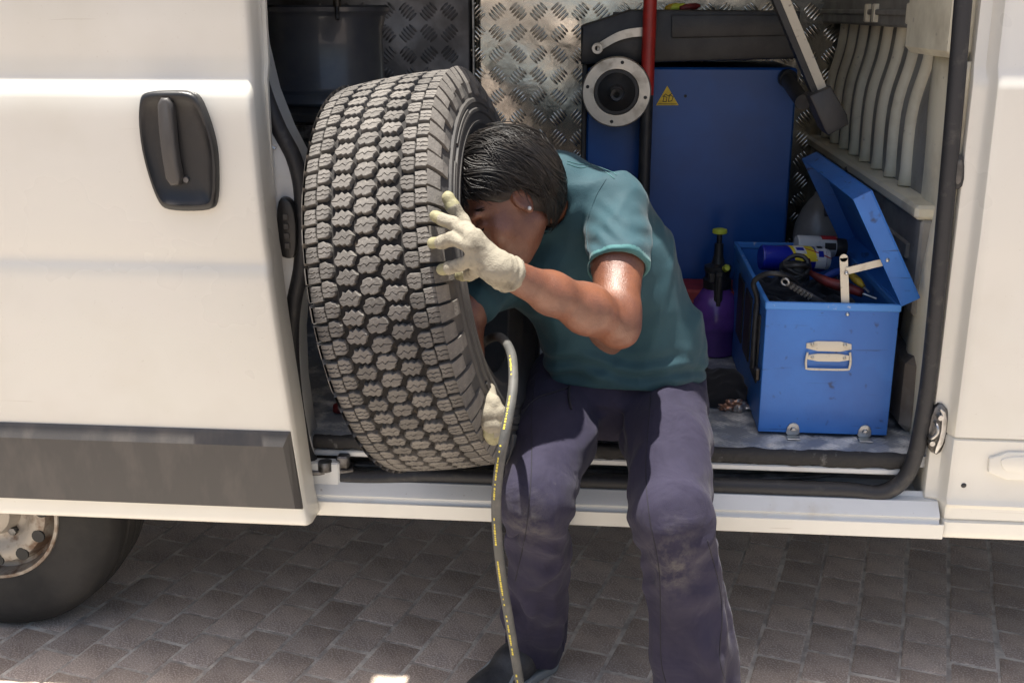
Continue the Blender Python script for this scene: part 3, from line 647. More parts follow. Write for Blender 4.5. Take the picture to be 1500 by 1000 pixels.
# ================================================================ THE LOOSE ALL-TERRAIN TYRE
TR, TN = .435, 72
XS = .95; TC = np.array([-.3760, 2.3830, 1.0365]); TA = np.array([.978, -.105, .171]); TA /= np.linalg.norm(TA)
tz = np.array([0, 0, 1.0]); tz = tz-TA*(tz@TA); tz /= np.linalg.norm(tz); ty = np.cross(tz, TA)       # local axes: X axle, Y, Z up
TM = np.stack([TA, ty, tz], 1)
tyre = thing('loose_tyre', 'big knobbly off-road tyre stood on the edge of the van floor', 'tyre')
tb = TC-tz*TR
tyre.matrix_world = Matrix.Translation(Vector(tb)) @ Matrix(TM.tolist()).to_4x4(); WL[tyre] = np.zeros(3)
def crown(x):
    x = abs(x); return TR-.0035*(x/.1)**2-(0 if x < .118 else 14*(x-.118)**2)
def on(x, t, dr=0.): r = crown(x)+dr; a = t/TR; return (x*XS, -r*math.sin(a), r*math.cos(a)+TR)       # t>0 runs down the camera side
prof = [(0, -.0125), (.06, -.0125), (.100, -.0135), (.118, -.016)]
half = [(x, crown(x)+d) for x, d in prof]+[(.134, TR-.028), (.1455, TR-.050), (.1500, TR-.062), (.1515, TR-.070), (.1565, TR-.073), (.1575, TR-.080), (.1545, TR-.083), (.1560, TR-.092), (.1600, TR-.094), (.1600, TR-.100), (.1565, TR-.103), (.1565, TR-.118), (.1590, TR-.120), (.1585, TR-.126), (.1540, TR-.129), (.1480, TR-.148), (.1400, TR-.165), (.1370, TR-.172), (.1385, TR-.176), (.1340, TR-.182), (.1180, TR-.198), (.110, TR-.202), (.104, TR-.197), (.112, TR-.178), (.130, TR-.140), (.140, TR-.10), (.132, TR-.055), (.10, TR-.032), (.05, TR-.026)]
full = [(r, x*XS) for x, r in half]+[(r, -x*XS) for x, r in half[::-1] if x > 0] 
Vt, Ft = lathe(full, 140, (0, 0, TR), 'X', closed=True)
def tpart(name, geo, m, parent=tyre, smooth=False, auto=None, kind=None):
    o = bpy.data.objects.new(name, mesh(name, geo[0], geo[1], smooth, m, auto)); COL.objects.link(o); o.parent = parent
    if kind: o['kind'] = kind
    return o
tpart('carcass', (Vt, Ft), 'tyre_black', smooth=True, auto=45)
p_ = 2*math.pi*TR/TN
# tread base (dirty groove floor), a thin band just above the carcass
gb = [on(x, 0, -.0118) for x in np.linspace(-.112, .112, 13)]
tpart('groove_floor', lathe([(v[2]-TR, v[0]) for v in gb], 140, (0, 0, TR), 'X'), 'groove', smooth=True)
# tread blocks: each is a run of lines across the block (left to right), split by sipes
def block(lines, gap=.0012, depth=.0118, shear=0., sx=1., st=1.):
    V, Fc = [], []; xm = sum(q[0] for q in lines[0])/len(lines[0]); lines = [[(xm+(x-xm)*sx, t*st+shear*(x-xm)/.02) for x, t in ln] for ln in lines]
    for k in range(len(lines)-1):
        lo = [(x, t*p_+(gap/2 if k else 0)) for x, t in lines[k]]; hi = [(x, t*p_-(gap/2 if k < len(lines)-2 else 0)) for x, t in lines[k+1]]
        ring = lo+hi[::-1]; n = len(ring); b = len(V); cx = sum(q[0] for q in ring)/n; ct = sum(q[1] for q in ring)/n
        def ins(q, e): 
            d = math.hypot(q[0]-cx, q[1]-ct)+1e-9; return (q[0]+(cx-q[0])*e/d, q[1]+(ct-q[1])*e/d)
        V += [on(*ins(q, .0012)) for q in ring]+[on(*q, -.0014) for q in ring]+[on(*ins(q, -.0008), -depth-.001) for q in ring]
        Fc.append(tuple(b+i for i in range(n)))
        for s in (0, 1): Fc += [(b+s*n+i, b+(s+1)*n+i, b+(s+1)*n+(i+1) % n, b+s*n+(i+1) % n) for i in range(n)]
    return V, Fc
def mir(lines): return [[(-x, -t) for x, t in ln][::-1] for ln in lines][::-1]
B = {}
cen_ = [[(-.0165, -.22), (-.0150, -.42), (-.0040, -.50), (.0030, -.46), (.0050, -.34), (.0150, -.40), (.0205, -.24)],
        [(-.0225, -.08), (-.0150, -.03), (-.0085, -.13), (-.0030, .07), (.0050, -.07), (.0120, .02), (.0235, .06)],
        [(-.0205, .24), (-.0150, .40), (-.0050, .34), (-.0030, .46), (.0040, .50), (.0150, .42), (.0165, .22)]]
B['centre'] = block(cen_, shear=-.06, sx=1.0, st=.88)
colC = [[(.0300, -.26), (.0310, -.42), (.0385, -.52), (.0420, -.38), (.0500, -.44), (.0560, -.28), (.0640, -.34), (.0690, -.16)],
        [(.0240, .00), (.0310, .07), (.0355, .03), (.0410, -.13), (.0500, .12), (.0570, -.03), (.0705, .06)],
        [(.0275, .16), (.0330, .38), (.0405, .30), (.0470, .52), (.0545, .36), (.0605, .48), (.0625, .28)]]
B['right_mid'] = block(colC, shear=-.05, sx=.98, st=.86); B['left_mid'] = block(mir(colC), shear=-.05, sx=.98, st=.86)
inn = [[(.0765, -.33), (.0830, -.44), (.1015, -.41)], [(.0745, -.16), (.083, -.22), (.088, -.12), (.095, -.20), (.1025, -.15)], [(.0750, .10), (.083, .04), (.088, .14), (.095, .06), (.1030, .10)], [(.0785, .32), (.085, .36), (.089, .45), (.1010, .38)]]
B['right_inner'] = block(inn, st=.94); B['left_inner'] = block(mir(inn), st=.94)
def shoulder(sign, short=False):
    lines = [[(.1040, -.38), (.118, -.42), (.1310, -.43)], [(.1050, -.13), (.110, -.17), (.112, -.08), (.119, -.15), (.1310, -.12)], [(.1055, .11), (.110, .07), (.112, .16), (.119, .09), (.1310, .12)], [(.1040, .36), (.118, .38), (.1310, .40)]]
    if sign < 0: lines = mir(lines)
    V, Fc = block(lines); s = sign                      # plus the lug that runs down on to the sidewall
    for (t0, t1) in ((-.42, .40),):
        b = len(V); rows = []
        for (x, dr) in (((.1310, -.0005), (.1385, -.014), (.1440, -.027), (.1465, -.036)) if short else ((.1310, -.0005), (.1405, -.016), (.1500, -.038), (.1535, -.060))):
            rows.append([(s*x, t0*p_, TR+dr), (s*x, t1*p_, TR+dr)])
        for row in rows:
            for x, t, r in row:
                a = t/TR; V.append((x*XS, -r*math.sin(a), r*math.cos(a)+TR))
        for row in rows:
            for x, t, r in row:
                a = t/TR; rr = r-.012; V.append((x*XS-s*.012, -rr*math.sin(a), rr*math.cos(a)+TR))
        n = 8
        for i in range(3):
            q = (b+2*i, b+2*i+1, b+2*i+3, b+2*i+2); Fc.append(q if s > 0 else q[::-1])
            for e in (0, 1):
                q = (b+2*i+e, b+2*i+2+e, b+n+2*i+2+e, b+n+2*i+e); Fc.append(q if (e == 0) == (s > 0) else q[::-1])
        q = (b+6, b+7, b+n+7, b+n+6); Fc.append(q if s > 0 else q[::-1])
    return V, Fc
B['right_shoulder'] = shoulder(1); B['left_shoulder'] = shoulder(-1); B['right_shoulder_short'] = shoulder(1, True); B['left_shoulder_short'] = shoulder(-1, True)
offs = {'centre': 0., 'right_mid': .50, 'left_mid': .50, 'right_inner': .05, 'left_inner': .95, 'right_shoulder': -.12, 'left_shoulder': 1.12, 'right_shoulder_short': -.12, 'left_shoulder_short': 1.12}
me = {k: mesh('tread_block', v, f, False, 'tread') for k, (v, f) in B.items()}
hidV, hidF, hn = [], [], 0; cnt = 0
camv = TM.T @ (np.array([0, 0, CH])-TC); cang = math.atan2(-camv[1], camv[2])           # angle (down the camera side) that faces the camera
for k, (V, Fc) in B.items():
    for i in range(TN):
        if 'shoulder' in k and (i % 2 == 0) == ('short' in k): continue
        a = 2*math.pi*(i+offs[k]+.03*math.sin(i*2.4))/TN; d = (a-cang+math.pi) % (2*math.pi)-math.pi
        if abs(d) < math.radians(98):
            o = bpy.data.objects.new('tread_block', me[k]); COL.objects.link(o); o.parent = tyre
            o.matrix_local = Matrix.Translation((0, 0, TR)) @ Matrix.Rotation(a, 4, 'X') @ Matrix.Translation((0, 0, -TR)); cnt += 1
        else:
            R = np.array(Matrix.Rotation(a, 3, 'X')); v = (np.array(V)-[0, 0, TR]) @ R.T+[0, 0, TR]; hidV.append(v); hidF += [tuple(j+hn for j in f) for f in Fc]; hn += len(v)
tpart('tread_blocks_far_side', (np.vstack(hidV), hidF), 'tread', kind='stuff'); print('tread blocks', cnt)
def tyre_d(p):
    """distance to the tyre's solid ring (rounded section)"""
    q = TM.T @ (np.asarray(p)-TC); r = math.hypot(q[1], q[2]); dx, dr = abs(q[0])-.120, abs(r-.335)-.068
    return math.hypot(max(dx, 0), max(dr, 0))+min(max(dx, dr), 0)-.033
def tyre_hit(px, py, off=0.):
    d = ray(px, py); d = d/np.linalg.norm(d); t = 1.4
    for _ in range(90):
        e = tyre_d(_C+d*t)-off; t += e
        if abs(e) < 1e-4: break
    return _C+d*t
# raised ring segments on the sidewall
for k, (a0, a1, r0, r1) in enumerate([(10, 34, .335, .350), (42, 66, .335, .350), (120, 170, .335, .350), (200, 250, .335, .350), (290, 340, .335, .350)]):
    aa = np.radians(np.linspace(a0, a1, 14)); A = np.array([[((.1582+.0012)*XS, -r*math.sin(a), r*math.cos(a)+TR) for r in (r0, r1)] for a in aa]); tpart('raised_bar', shell(A, (-.006, 0, 0)), 'tyre_black')
# ================================================================ SPARE RIM ON THE SHELF
c = P(470, 60, y=3.40); RC = np.array([c[0]+.0, 3.42, 1.326])
prof = [(.168, .0), (.200, .002), (.207, .010), (.204, .022), (.196, .028), (.190, .034), (.192, .044), (.184, .056), (.182, .18), (.182, .215), (.188, .235), (.190, .25), (.196, .262), (.204, .268), (.206, .280), (.198, .286), (.186, .280), (.176, .24), (.170, .2), (.170, .04)]
rim = thing('steel_wheel', 'matt black steel wheel lying flat on the shelf inside the van', 'wheel', tuple(RC))
part('barrel', lathe(prof, 72, RC, 'Z', closed=True), 'rim_black', rim, True, 40)
part('disc', lathe([(.172, .10), (.15, .085), (.11, .10), (.07, .12), (.04, .12), (.04, .09), (.07, .09), (.11, .07), (.15, .06), (.172, .08)], 48, RC, 'Z', closed=True), 'rim_black', rim, True, 40)
q = P(494, 16, y=3.235); part('valve', join(tube(np.array([(q[0], q[1], q[2]+.028), (q[0], q[1]-.004, q[2]), (q[0]+.003, q[1]-.016, q[2]-.024)]), .0065, 8), lathe([(0, .02), (.012, .02), (.012, .0), (0, 0)], 12, (q[0], q[1], q[2]+.012))), 'dark_steel', rim, True, 40)
# ================================================================ WHEEL BALANCER
BX0, BX1, BY, BZ = -.075, .545, 3.40, FZ
bal = thing('wheel_balancer', 'dark blue wheel balancing machine with black top and red pole', 'machine', ((BX0+BX1)/2, BY+.2, BZ))
ztop = 1.435
part('cabinet', box(BX0+.004, BX1, BY, BY+.48, BZ+.03, ztop, .006), 'machine_blue', bal, True, 40)
part('side_edge', box(BX0-.012, BX0+.0035, BY-.006, BY+.48, BZ+.03, ztop+.02, .003), 'machine_black', bal, True, 40)
part('plinth', box(BX0+.02, BX1-.02, BY+.03, BY+.46, BZ, BZ+.03), 'machine_black', bal)
hp = pix([(851, 95), (851, 38), (925, 14), (1172, 16), (1172, 86)], BY-.03)
hood = part('hood', plate(hp, BY-.034, BY+.47, .010), 'machine_black', bal, True, 40)
part('tray_rim', plate(pix([(984, 22), (1168, 22), (1168, 52), (984, 56)], BY-.036), BY-.046, BY-.03, .005), 'machine_black', hood, True, 40)
part('tray_floor', box(.0, .54, BY, BY+.44, 1.585, 1.592), 'machine_black', hood)
fc = P(903, 135, y=BY-.10); fl_ = part('flange', lathe([(.064, .004), (.066, -.007), (.097, -.007), (.1005, -.003), (.1005, .012), (.05, .016), (.05, .02)], 64, fc, 'Y'), 'alu', bal, True, 40)
for a in (80, 170, 262, 350):
    part('bolt_hole', lathe([(0, -.0005), (.0048, -.0005), (.0055, .003)], 12, fc+np.array([.085*math.cos(math.radians(a)), -.0085, .085*math.sin(math.radians(a))]), 'Y'), 'ink_black', fl_)
sh = part('shaft', lathe([(.0, -.075), (.0085, -.076), (.009, -.11), (.0165, -.113), (.019, -.108), (.019, -.060), (.021, -.056), (.024, -.03), (.040, -.020), (.055, -.004), (.0635, -.004), (.0635, .0), (.06, .03), (.055, .09)], 40, fc, 'Y'), 'machine_black', bal, True, 35)
part('thread', lathe([(.0193+(.0012 if i % 2 else 0), -.108+i*.0032) for i in range(15)], 24, fc, 'Y'), 'dark_steel', sh)
px_ = P(949, 100, y=BY-.07); pole = part('pole', tube(np.array([(px_[0], BY-.072, 1.36), (px_[0], BY-.072, 2.05)]), .0195, 20), 'pole_red', bal, True, 40)
part('pole_sleeve', tube(np.array([(px_[0], BY-.072, FZ+.05), (px_[0], BY-.072, 1.3595)]), .0185, 20), 'machine_black', bal, True, 40)
part('pole_bracket', join(box(px_[0]-.014, px_[0]+.014, BY-.06, BY+.002, 1.20, 1.24), box(px_[0]-.014, px_[0]+.014, BY-.06, BY+.002, .72, .76)), 'machine_black', bal)
ga = spline(pix3([(875, 71, BY-.05), (888, 63, BY-.052), (905, 54, BY-.055), (925, 48.5, BY-.055), (956, 46, BY-.05)]), 24)
T, U, W = frames(ga); A = np.array([[ga[i]+np.array([0, 0, s*.0125]) for s in (-1, 1)] for i in range(len(ga))])
gauge = part('gauge_arm', shell(A[:, ::-1], (0, .006, 0)), 'alu', bal)
part('gauge_pivot', lathe([(.006, -.004), (.0075, -.010), (.0155, -.010), (.017, -.004), (.017, .012)], 24, ga[0], 'Y'), 'alu', gauge, True, 40)
tri = pix([(961, 154.5), (994, 154.5), (977.5, 126)], BY-.002); st = part('warning_sticker', plate(tri, BY-.0016, BY-.0002), 'sign_yellow', bal)
def stroke(pts, w, y):
    gs = []
    for (a, b) in zip(pts[:-1], pts[1:]):
        a, b = np.array(a, float), np.array(b, float); d = b-a; d /= np.linalg.norm(d)+1e-9; nrm = np.array([-d[1], d[0]])*w/2; a = a-d*w/3; b = b+d*w/3
        gs.append(plate(pix([a-nrm, b-nrm, b+nrm, a+nrm], BY-.002), y, y+.0006))
    return join(*gs)
part('warning_pictogram', join(stroke([(971, 149), (973, 141), (977, 143), (976, 149), (971, 149)], 1., BY-.0024), stroke([(979, 149), (981, 139), (986, 142), (984, 148), (979, 149)], 1., BY-.0024), stroke([(971, 142), (975, 138), (979, 141), (984, 137)], 1., BY-.0024), stroke([(964, 152.6), (991, 152.6)], .9, BY-.0024)), 'ink_black', st)
q = P(1004, 141, y=BY); part('cabinet_hole', lathe([(0, -.0008), (.0042, -.0008), (.005, .001)], 12, (q[0], BY-.0004, q[2]), 'Y'), 'ink_black', bal)
# hood arm on the right with its counterweight box
q0, q1 = P(1150, 112, y=BY+.02), P(1176, 150, y=BY-.26)
part('pivot_tube', tube(np.array([q0, q1]), [.021, .021], 18), 'machine_black', bal, True, 40)
part('pivot_collar', tube(np.array([q0+np.array([0, -.03, -.003]), q0+np.array([.004, -.05, -.005])]), .027, 18), 'black_plastic', bal, True, 40)
def bar(a, b, w, d, yv=(0, 1, 0)):
    a, b = np.array(a), np.array(b); T = (b-a)/np.linalg.norm(b-a); Y = np.array(yv, float); Y -= T*(Y@T); Y /= np.linalg.norm(Y); X = np.cross(T, Y)
    V = [p+X*sx*w/2+Y*sy*d for p in (a, b) for sx, sy in ((-1, 0), (1, 0), (1, 1), (-1, 1))]
    return np.array(V), [(0, 3, 2, 1), (4, 5, 6, 7), (0, 1, 5, 4), (1, 2, 6, 5), (2, 3, 7, 6), (3, 0, 4, 7)]
a0, a1 = P(1128, -40, y=BY-.30), P(1206, 146, y=BY-.30)
arm = part('hood_arm', bar(a0, a1, .040, .05), 'machine_black', bal)
part('arm_strip', bar(P(1134, -40, y=BY-.303), P(1207, 136, y=BY-.303), .0235, .002), 'cream_steel', arm)
wb = pix([(1184, 140), (1216, 126), (1240, 168), (1242, 182), (1213, 198), (1206, 190)], BY-.32)
part('weight_box', plate(wb, BY-.335, BY-.235, .008), 'trim_plastic', bal, True, 40)
# bits lying on the tray
for (a, b, m, L_, an, lab) in ((992, 6, 'lime', .05, 20, 'lime green grip of a small tool lying on the machine tray'), (1010, 8, 'tool_red', .05, -25, 'red grip of a small tool lying on the machine tray'), (985, 9, 'tool_yellow', .04, 60, 'yellow grip of a small tool lying on the machine tray')):
    q = P(a, b, y=BY+.04); d = np.array([math.cos(math.radians(an)), .3, .12]); d /= np.linalg.norm(d)
    z0 = 1.606; c0 = np.array([q[0], BY+.05, z0])
    single('small_tool', tube(np.array([c0-d*L_*.6, c0-d*L_*.2, c0+d*L_*.4, c0+d*L_*.7]), [.006, .011, .010, .004], 10), m, lab, 'tool', smooth=True)
# ================================================================ BLUE STEEL TOOLBOX
tx0, tx1, ty0, ty1, tz0, tz1 = .378, .685, 2.565, 3.27, .614, .937
tbx = thing('toolbox', 'scratched blue steel toolbox standing open on the van floor', 'toolbox', ((tx0+tx1)/2, (ty0+ty1)/2, FZ))
w = .004
def wall(*a, **k): return box(*a, **k)
part('front_wall', box(tx0, tx1, ty0, ty0+w, tz0, tz1, .0015), 'box_blue', tbx)
part('back_wall', box(tx0, tx1, ty1-w, ty1, tz0, tz1, .0015), 'box_blue', tbx)
lw = part('side_wall', box(tx0, tx0+w, ty0+w, ty1-w, tz0, tz1, .0015), 'box_blue', tbx)
part('side_wall', box(tx1-w, tx1, ty0+w, ty1-w, tz0, tz1, .0015), 'box_blue', tbx)
part('floor', box(tx0+w, tx1-w, ty0+w, ty1-w, tz0, tz0+w), 'box_blue', tbx)
part('rim', join(box(tx0-.003, tx1+.003, ty0-.003, ty0+.008, tz1-.014, tz1+.004, .002), box(tx0-.003, tx1+.003, ty1-.008, ty1+.003, tz1-.014, tz1+.004, .002), box(tx0-.003, tx0+.008, ty0+.008, ty1-.008, tz1-.0135, tz1+.0035, .002), box(tx1-.008, tx1+.003, ty0+.008, ty1-.008, tz1-.0135, tz1+.0035, .002)), 'box_edge', tbx, True, 40)
for k in range(3): part('side_louvre', box(tx0-.005, tx0+.001, ty0+.07+k*.17, ty0+.19+k*.17, tz0+.10, tz1-.05, .002), 'machine_black', lw, True, 40)
# lid: hinged along the right long edge, standing about 65 degrees open
LW, LH = .278, .046
def lidbox(u0, u1, v0, v1, h0, h1, bev=.001): return xf(box(tx1-u1, tx1-u0, v0, v1, h0, h1, bev), rot('Y', 62, (tx1, 0, tz1+.004)))
lz = tz1+.004
lid = part('lid', lidbox(-.004, LW, ty0-.006, ty1+.006, lz+LH-.003, lz+LH), 'box_blue', tbx)
part('lid_front_lip', lidbox(-.004, LW, ty0-.006, ty0-.002, lz, lz+LH-.003), 'box_blue', lid)
part('lid_back_lip', lidbox(-.004, LW, ty1+.002, ty1+.006, lz, lz+LH-.003), 'box_blue', lid)
part('lid_long_lip', lidbox(LW-.004, LW, ty0-.002, ty1+.002, lz, lz+LH-.003), 'box_blue', lid)
part('lid_hinge_lip', lidbox(-.004, .0, ty0-.002, ty1+.002, lz, lz+LH-.003), 'box_blue', lid)
# stay
sa = P(1240, 452, y=ty0+.012); sb = P(1236, 378, y=ty0+.012); sc = P(1240, 397, y=ty0+.010); se = P(1284, 386, y=ty0+.010)
part('lid_stay', join(bar((sa[0], ty0+.012, sa[2]-.02), (sb[0], ty0+.012, sb[2]), .0185, .002), lathe([(0, 0), (.0092, 0), (.0092, .002), (0, .002)], 18, (sb[0], ty0+.012, sb[2]), 'Y')), 'cream_steel', tbx, True, 40)
part('lid_stay', bar((sc[0], ty0+.009, sc[2]), (se[0]+.012, ty0+.009, se[2]+.003), .0165, .002), 'cream_steel', tbx)
for a, b, y in ((1241.5, 460, ty0), (1240, 400, ty0+.008), (1300, 381, ty0-.006)):
    q = P(a, b, y=y); part('rivet', lathe([(0, -.003), (.003, -.0028), (.0048, -.0008), (.005, .001)], 14, (q[0], y, q[2]), 'Y'), 'steel', tbx, True)
h0 = pix([(1181, 499), (1247, 500), (1247, 515), (1181, 513)], ty0); h1 = pix([(1181, 517), (1246, 518), (1245, 529), (1182, 528)], ty0)
hn = part('handle', join(plate(chaikin(h0, 1), ty0-.0035, ty0-.0002, .001), plate(chaikin(h1, 1), ty0-.0055, ty0-.0002, .001)), 'cream_steel', tbx, True, 40)
hl = [P(a, b, y=ty0-.007) for a, b in ((1183, 516), (1180.5, 528), (1181, 538), (1184, 540), (1212, 541), (1241, 541), (1244, 539), (1246, 528), (1245, 516))]
part('handle_bail', tube(spline(hl, 60), .0028, 8), 'cream_steel', hn, True)
for a, b in ((1190, 504), (1238, 505.5), (1190, 523), (1237, 524)):
    q = P(a, b, y=ty0-.005); part('handle_screw', lathe([(0, -.0016), (.0036, -.0012), (.0045, .0012)], 12, (q[0], ty0-.006, q[2]), 'Y'), 'alu', hn, True)
for a in (1160, 1265):
    q = P(a, 638, y=ty0); f_ = part('foot_bracket', plate(chaikin(np.array([(q[0]-.017, .607), (q[0]+.017, .607), (q[0]+.016, .632), (q[0]+.004, .642), (q[0]-.012, .636)]), 1), ty0-.004, ty0-.0003, .001), 'steel', tbx, True, 40)
    part('foot_flange', box(q[0]-.016, q[0]+.016, ty0-.030, ty0-.004, .606, .609, .001), 'steel', f_)
    part('bracket_bolt', lathe([(0, -.009), (.006, -.008), (.0075, -.001), (.0075, .001)], 6, (q[0]+.001, ty0-.004, .624), 'Y'), 'steel', f_)
part('latch_stub', box(tx0-.012, tx0, ty0+.025, ty0+.05, .735, .765, .003), 'dark_steel', tbx, True, 40)
# ---- what lies in the toolbox (a filling of dark oddments carries the visible tools)
def can(name, a, b, r, m, label, cap_m, cap_len=.02, flip=False):
    a, b = np.array(a), np.array(b); d = (b-a)/np.linalg.norm(b-a); t = thing(name, label, 'spray can', tuple(np.minimum(a, b)-[0, 0, r]))
    part('can_body', tube(np.array([a, a+d*.004, a+d*.004001, b-d*.006, b]), [r*.93, r*.96, r, r, r*.9], 28), m, t, True, 40)
    part('can_cap', tube(np.array([b, b+d*.004, b+d*cap_len, b+d*(cap_len+.003)]), [r*.8, r*.86, r*.80, r*.6], 24), cap_m, t, True, 40); return t, d
Lz = .872
rub = thing('tool_pile', 'dark pile of oily rags and oddments filling the open toolbox', 'rags', ((tx0+tx1)/2, 2.9, tz0+.004))
xs = np.linspace(tx0+.008, tx1-.008, 26); ys = np.linspace(ty0+.008, ty1-.008, 46); r = np.random.default_rng(5)
XX, YY = np.meshgrid(xs, ys, indexing='ij'); ZZ = .838+.012*noise3([XX, YY, XX*0], 3, 60)+.010*noise3([XX, YY, XX*0], 4, 130)
part('rags', shell(np.stack([XX, YY, ZZ], -1), (0, 0, -.215)), 'black_cloth', rub, True)
t, d = can('spray_can', P(1114, 377, y=2.96), P(1206, 380, y=2.985), .034, 'can_blue', 'blue spray can with yellow and white label lying in the toolbox', 'label_white', .012)
ca, cb = P(1114, 377, y=2.96), P(1206, 380, y=2.985); T = (cb-ca)/np.linalg.norm(cb-ca); up = np.array([0, -.55, .83]); up -= T*(up@T); up /= np.linalg.norm(up); sd_ = np.cross(T, up)
def wrap(u0, u1, a0, a1, rr, slant=0.):
    A = np.array([[ca+T*(u+slant*(a/60))*np.linalg.norm(cb-ca)+rr*(math.cos(math.radians(a))*up+math.sin(math.radians(a))*sd_) for u in (u0, u1)] for a in np.linspace(a0, a1, 16)]); return shell(A, (0, .0005, -.0005))
part('label_shield', wrap(.44, .80, -75, 55, .0347, .06), 'label_yellow', t); part('label_panel', wrap(.82, .985, -90, 90, .0347), 'label_white', t)
part('label_panel', wrap(.49, .66, -30, 22, .0352, .04), 'label_white', t); part('label_bar', wrap(.515, .635, -12, 6, .0356, .04), 'can_blue', t); part('label_bar', wrap(.70, .74, -45, 40, .0352, .5), 'label_red', t)
part('label_bar', wrap(.86, .94, -40, -12, .0352), 'ink_black', t); part('label_bar', wrap(.86, .94, 5, 35, .0352), 'can_blue', t)
t, d = can('tube_can', P(1166, 360, y=3.06), P(1222, 362, y=3.07), .030, 'label_white', 'white and red cylinder with black cap lying behind the spray can', 'black_plastic', .03)
ca, cb = P(1166, 360, y=3.06), P(1222, 362, y=3.07); T = (cb-ca)/np.linalg.norm(cb-ca); part('label_panel', wrap(.60, .99, -110, 5, .0307), 'label_red', t); part('label_bar', wrap(.66, .95, 25, 60, .0307), 'ink_black', t)
def coil(c, R, r, n, tilt, turns, seed):
    rr = np.random.default_rng(seed); a = np.linspace(0, turns*2*math.pi, n*turns); p = np.stack([R*np.cos(a), R*np.sin(a)*.9, .012*np.sin(a*1.7+seed)+.010*a/(2*math.pi)], 1)+rr.normal(size=(len(a), 3))*.0006
    return xf((p, []), Matrix.Translation(Vector(c)) @ Matrix.Rotation(math.radians(tilt), 4, 'X'))[0]
c0 = P(1163, 402, y=2.80)
single('cable_coil', join(tube(coil(c0-[0, 0, .012], .034, .006, 26, 18, 5, 1), .0062, 8), lathe([(0, .030), (.026, .028), (.034, .018), (.035, -.01), (.03, -.02)], 28, c0+[0, 0, .004]), box(c0[0]+.002, c0[0]+.014, c0[1]-.012, c0[1]+.0, c0[2]+.033, c0[2]+.036)), 'black_plastic', 'black reel of cable in the toolbox before the spray can', 'cable', smooth=True, auto=50)
cp = spline([P(1176, 428, y=2.70), P(1160, 408, y=2.66), P(1140, 401, y=2.63), P(1120, 402, y=2.64), P(1104, 414, y=2.66)]+[np.array((tx0-.008, 2.67, .92)), np.array((tx0-.010, 2.66, .86)), np.array((tx0-.011, 2.65, .80)), np.array((tx0-.010, 2.645, .75))], 60)
cp[:, 2] = np.where(cp[:, 0] < tx0+.012, cp[:, 2], np.maximum(cp[:, 2], tz1+.012))
single('power_cable', tube(cp, .0068, 10), 'black_plastic', 'thick black cable hanging over the side of the blue toolbox', 'cable', smooth=True)
wa, wb_ = P(1147, 411, y=2.64), P(1205, 446, y=2.60); d = (wb_-wa)/np.linalg.norm(wb_-wa)
wr = thing('wrench', 'bright steel wrench with a notched handle leaning in the toolbox', 'wrench', tuple(wb_))
part('shank', bar(wa+d*.012, wb_+d*.02, .017, .006, (0, 1, .3)), 'dark_steel', wr)
s = np.cross(d, [0, 1, .3]); s /= np.linalg.norm(s); ang = np.linspace(0, 2*math.pi, 20, endpoint=False)
part('ring_end', tube(np.array([wa+d*.006+.0082*(math.cos(a)*d*1.1+math.sin(a)*s) for a in np.r_[ang, ang[:2]]]), .0032, 8), 'alu', wr, True)
for k in range(6): part('jaw_notch', bar(wa+d*(.024+k*.0095)-s*.004, wa+d*(.028+k*.0095)+s*.006, .0046, .0085, (0, -1, -.1)), 'alu', wr)
def driver(name, label, pts, rs, m, tip, group=None):
    pts = np.array(pts); t = thing(name, label, 'screwdriver', tuple(pts.min(0)))
    part('grip', tube(spline(pts, 14), np.interp(np.linspace(0, 1, 14), np.linspace(0, 1, len(rs)), rs), 12), m, t, True)
    d = (pts[-1]-pts[-2]); d /= np.linalg.norm(d); part('blade', tube(np.array([pts[-1], pts[-1]+d*tip]), .0035, 8), 'steel', t, True, 40)
driver('screwdriver', 'dark red handled screwdriver lying across the toolbox', [P(1186, 399, y=2.78), P(1212, 413, y=2.74), P(1240, 421, y=2.72), P(1264, 430, y=2.70)], [.006, .013, .014, .010], 'tool_red', .035)
driver('screwdriver', 'yellow handled screwdriver lying beside the toolbox lid stay', [P(1246, 402, y=2.80), P(1256, 411, y=2.78), P(1266, 421, y=2.76)], [.008, .011, .005], 'tool_yellow', .02)
driver('screwdriver', 'blue handled screwdriver under the spray can in the toolbox', [P(1205, 407, y=2.86), P(1222, 400, y=2.87), P(1240, 393, y=2.88)], [.006, .011, .007], 'tool_blue', .03)
single('marker', tube(np.array([P(1184, 380, y=2.84), P(1187, 402, y=2.80)]), [.005, .006], 10), 'tool_red', 'slim red pen propped against the blue spray can', 'pen', smooth=True, auto=40)
# ================================================================ PUMP SPRAYER AND NEIGHBOURS
sc_ = P(1046, 520, z=FZ); sx, sy = sc_[0], sc_[1]+.03
spr = thing('pump_sprayer', 'purple plastic pump sprayer bottle with black head and lime knob', 'sprayer', (sx, sy, FZ))
part('tank', lathe([(0, .0), (.062, .0), (.072, .006), (.074, .03), (.0735, .075), (.078, .082), (.080, .10), (.078, .13), (.068, .165), (.050, .190), (.036, .202), (.033, .215)], 40, (sx, sy, FZ), 'Z'), 'purple_plastic', spr, True, 50)
part('collar', lathe([(.034, .200), (.040, .202), (.042, .228), (.036, .234), (.036, .250), (.040, .254), (.040, .268), (.020, .276), (.014, .30), (.013, .335), (.0, .335)], 28, (sx, sy, FZ), 'Z'), 'black_plastic', spr, True, 40)
part('plunger_knob', join(lathe([(.008, .330), (.008, .362), (.020, .366)], 20, (sx, sy, FZ), 'Z')), 'black_plastic', spr, True, 40)
part('knob_cap', lathe([(.0205, .3655), (.022, .369), (.021, .377), (.012, .380), (0, .380)], 20, (sx, sy, FZ), 'Z'), 'lime', spr, True, 40)
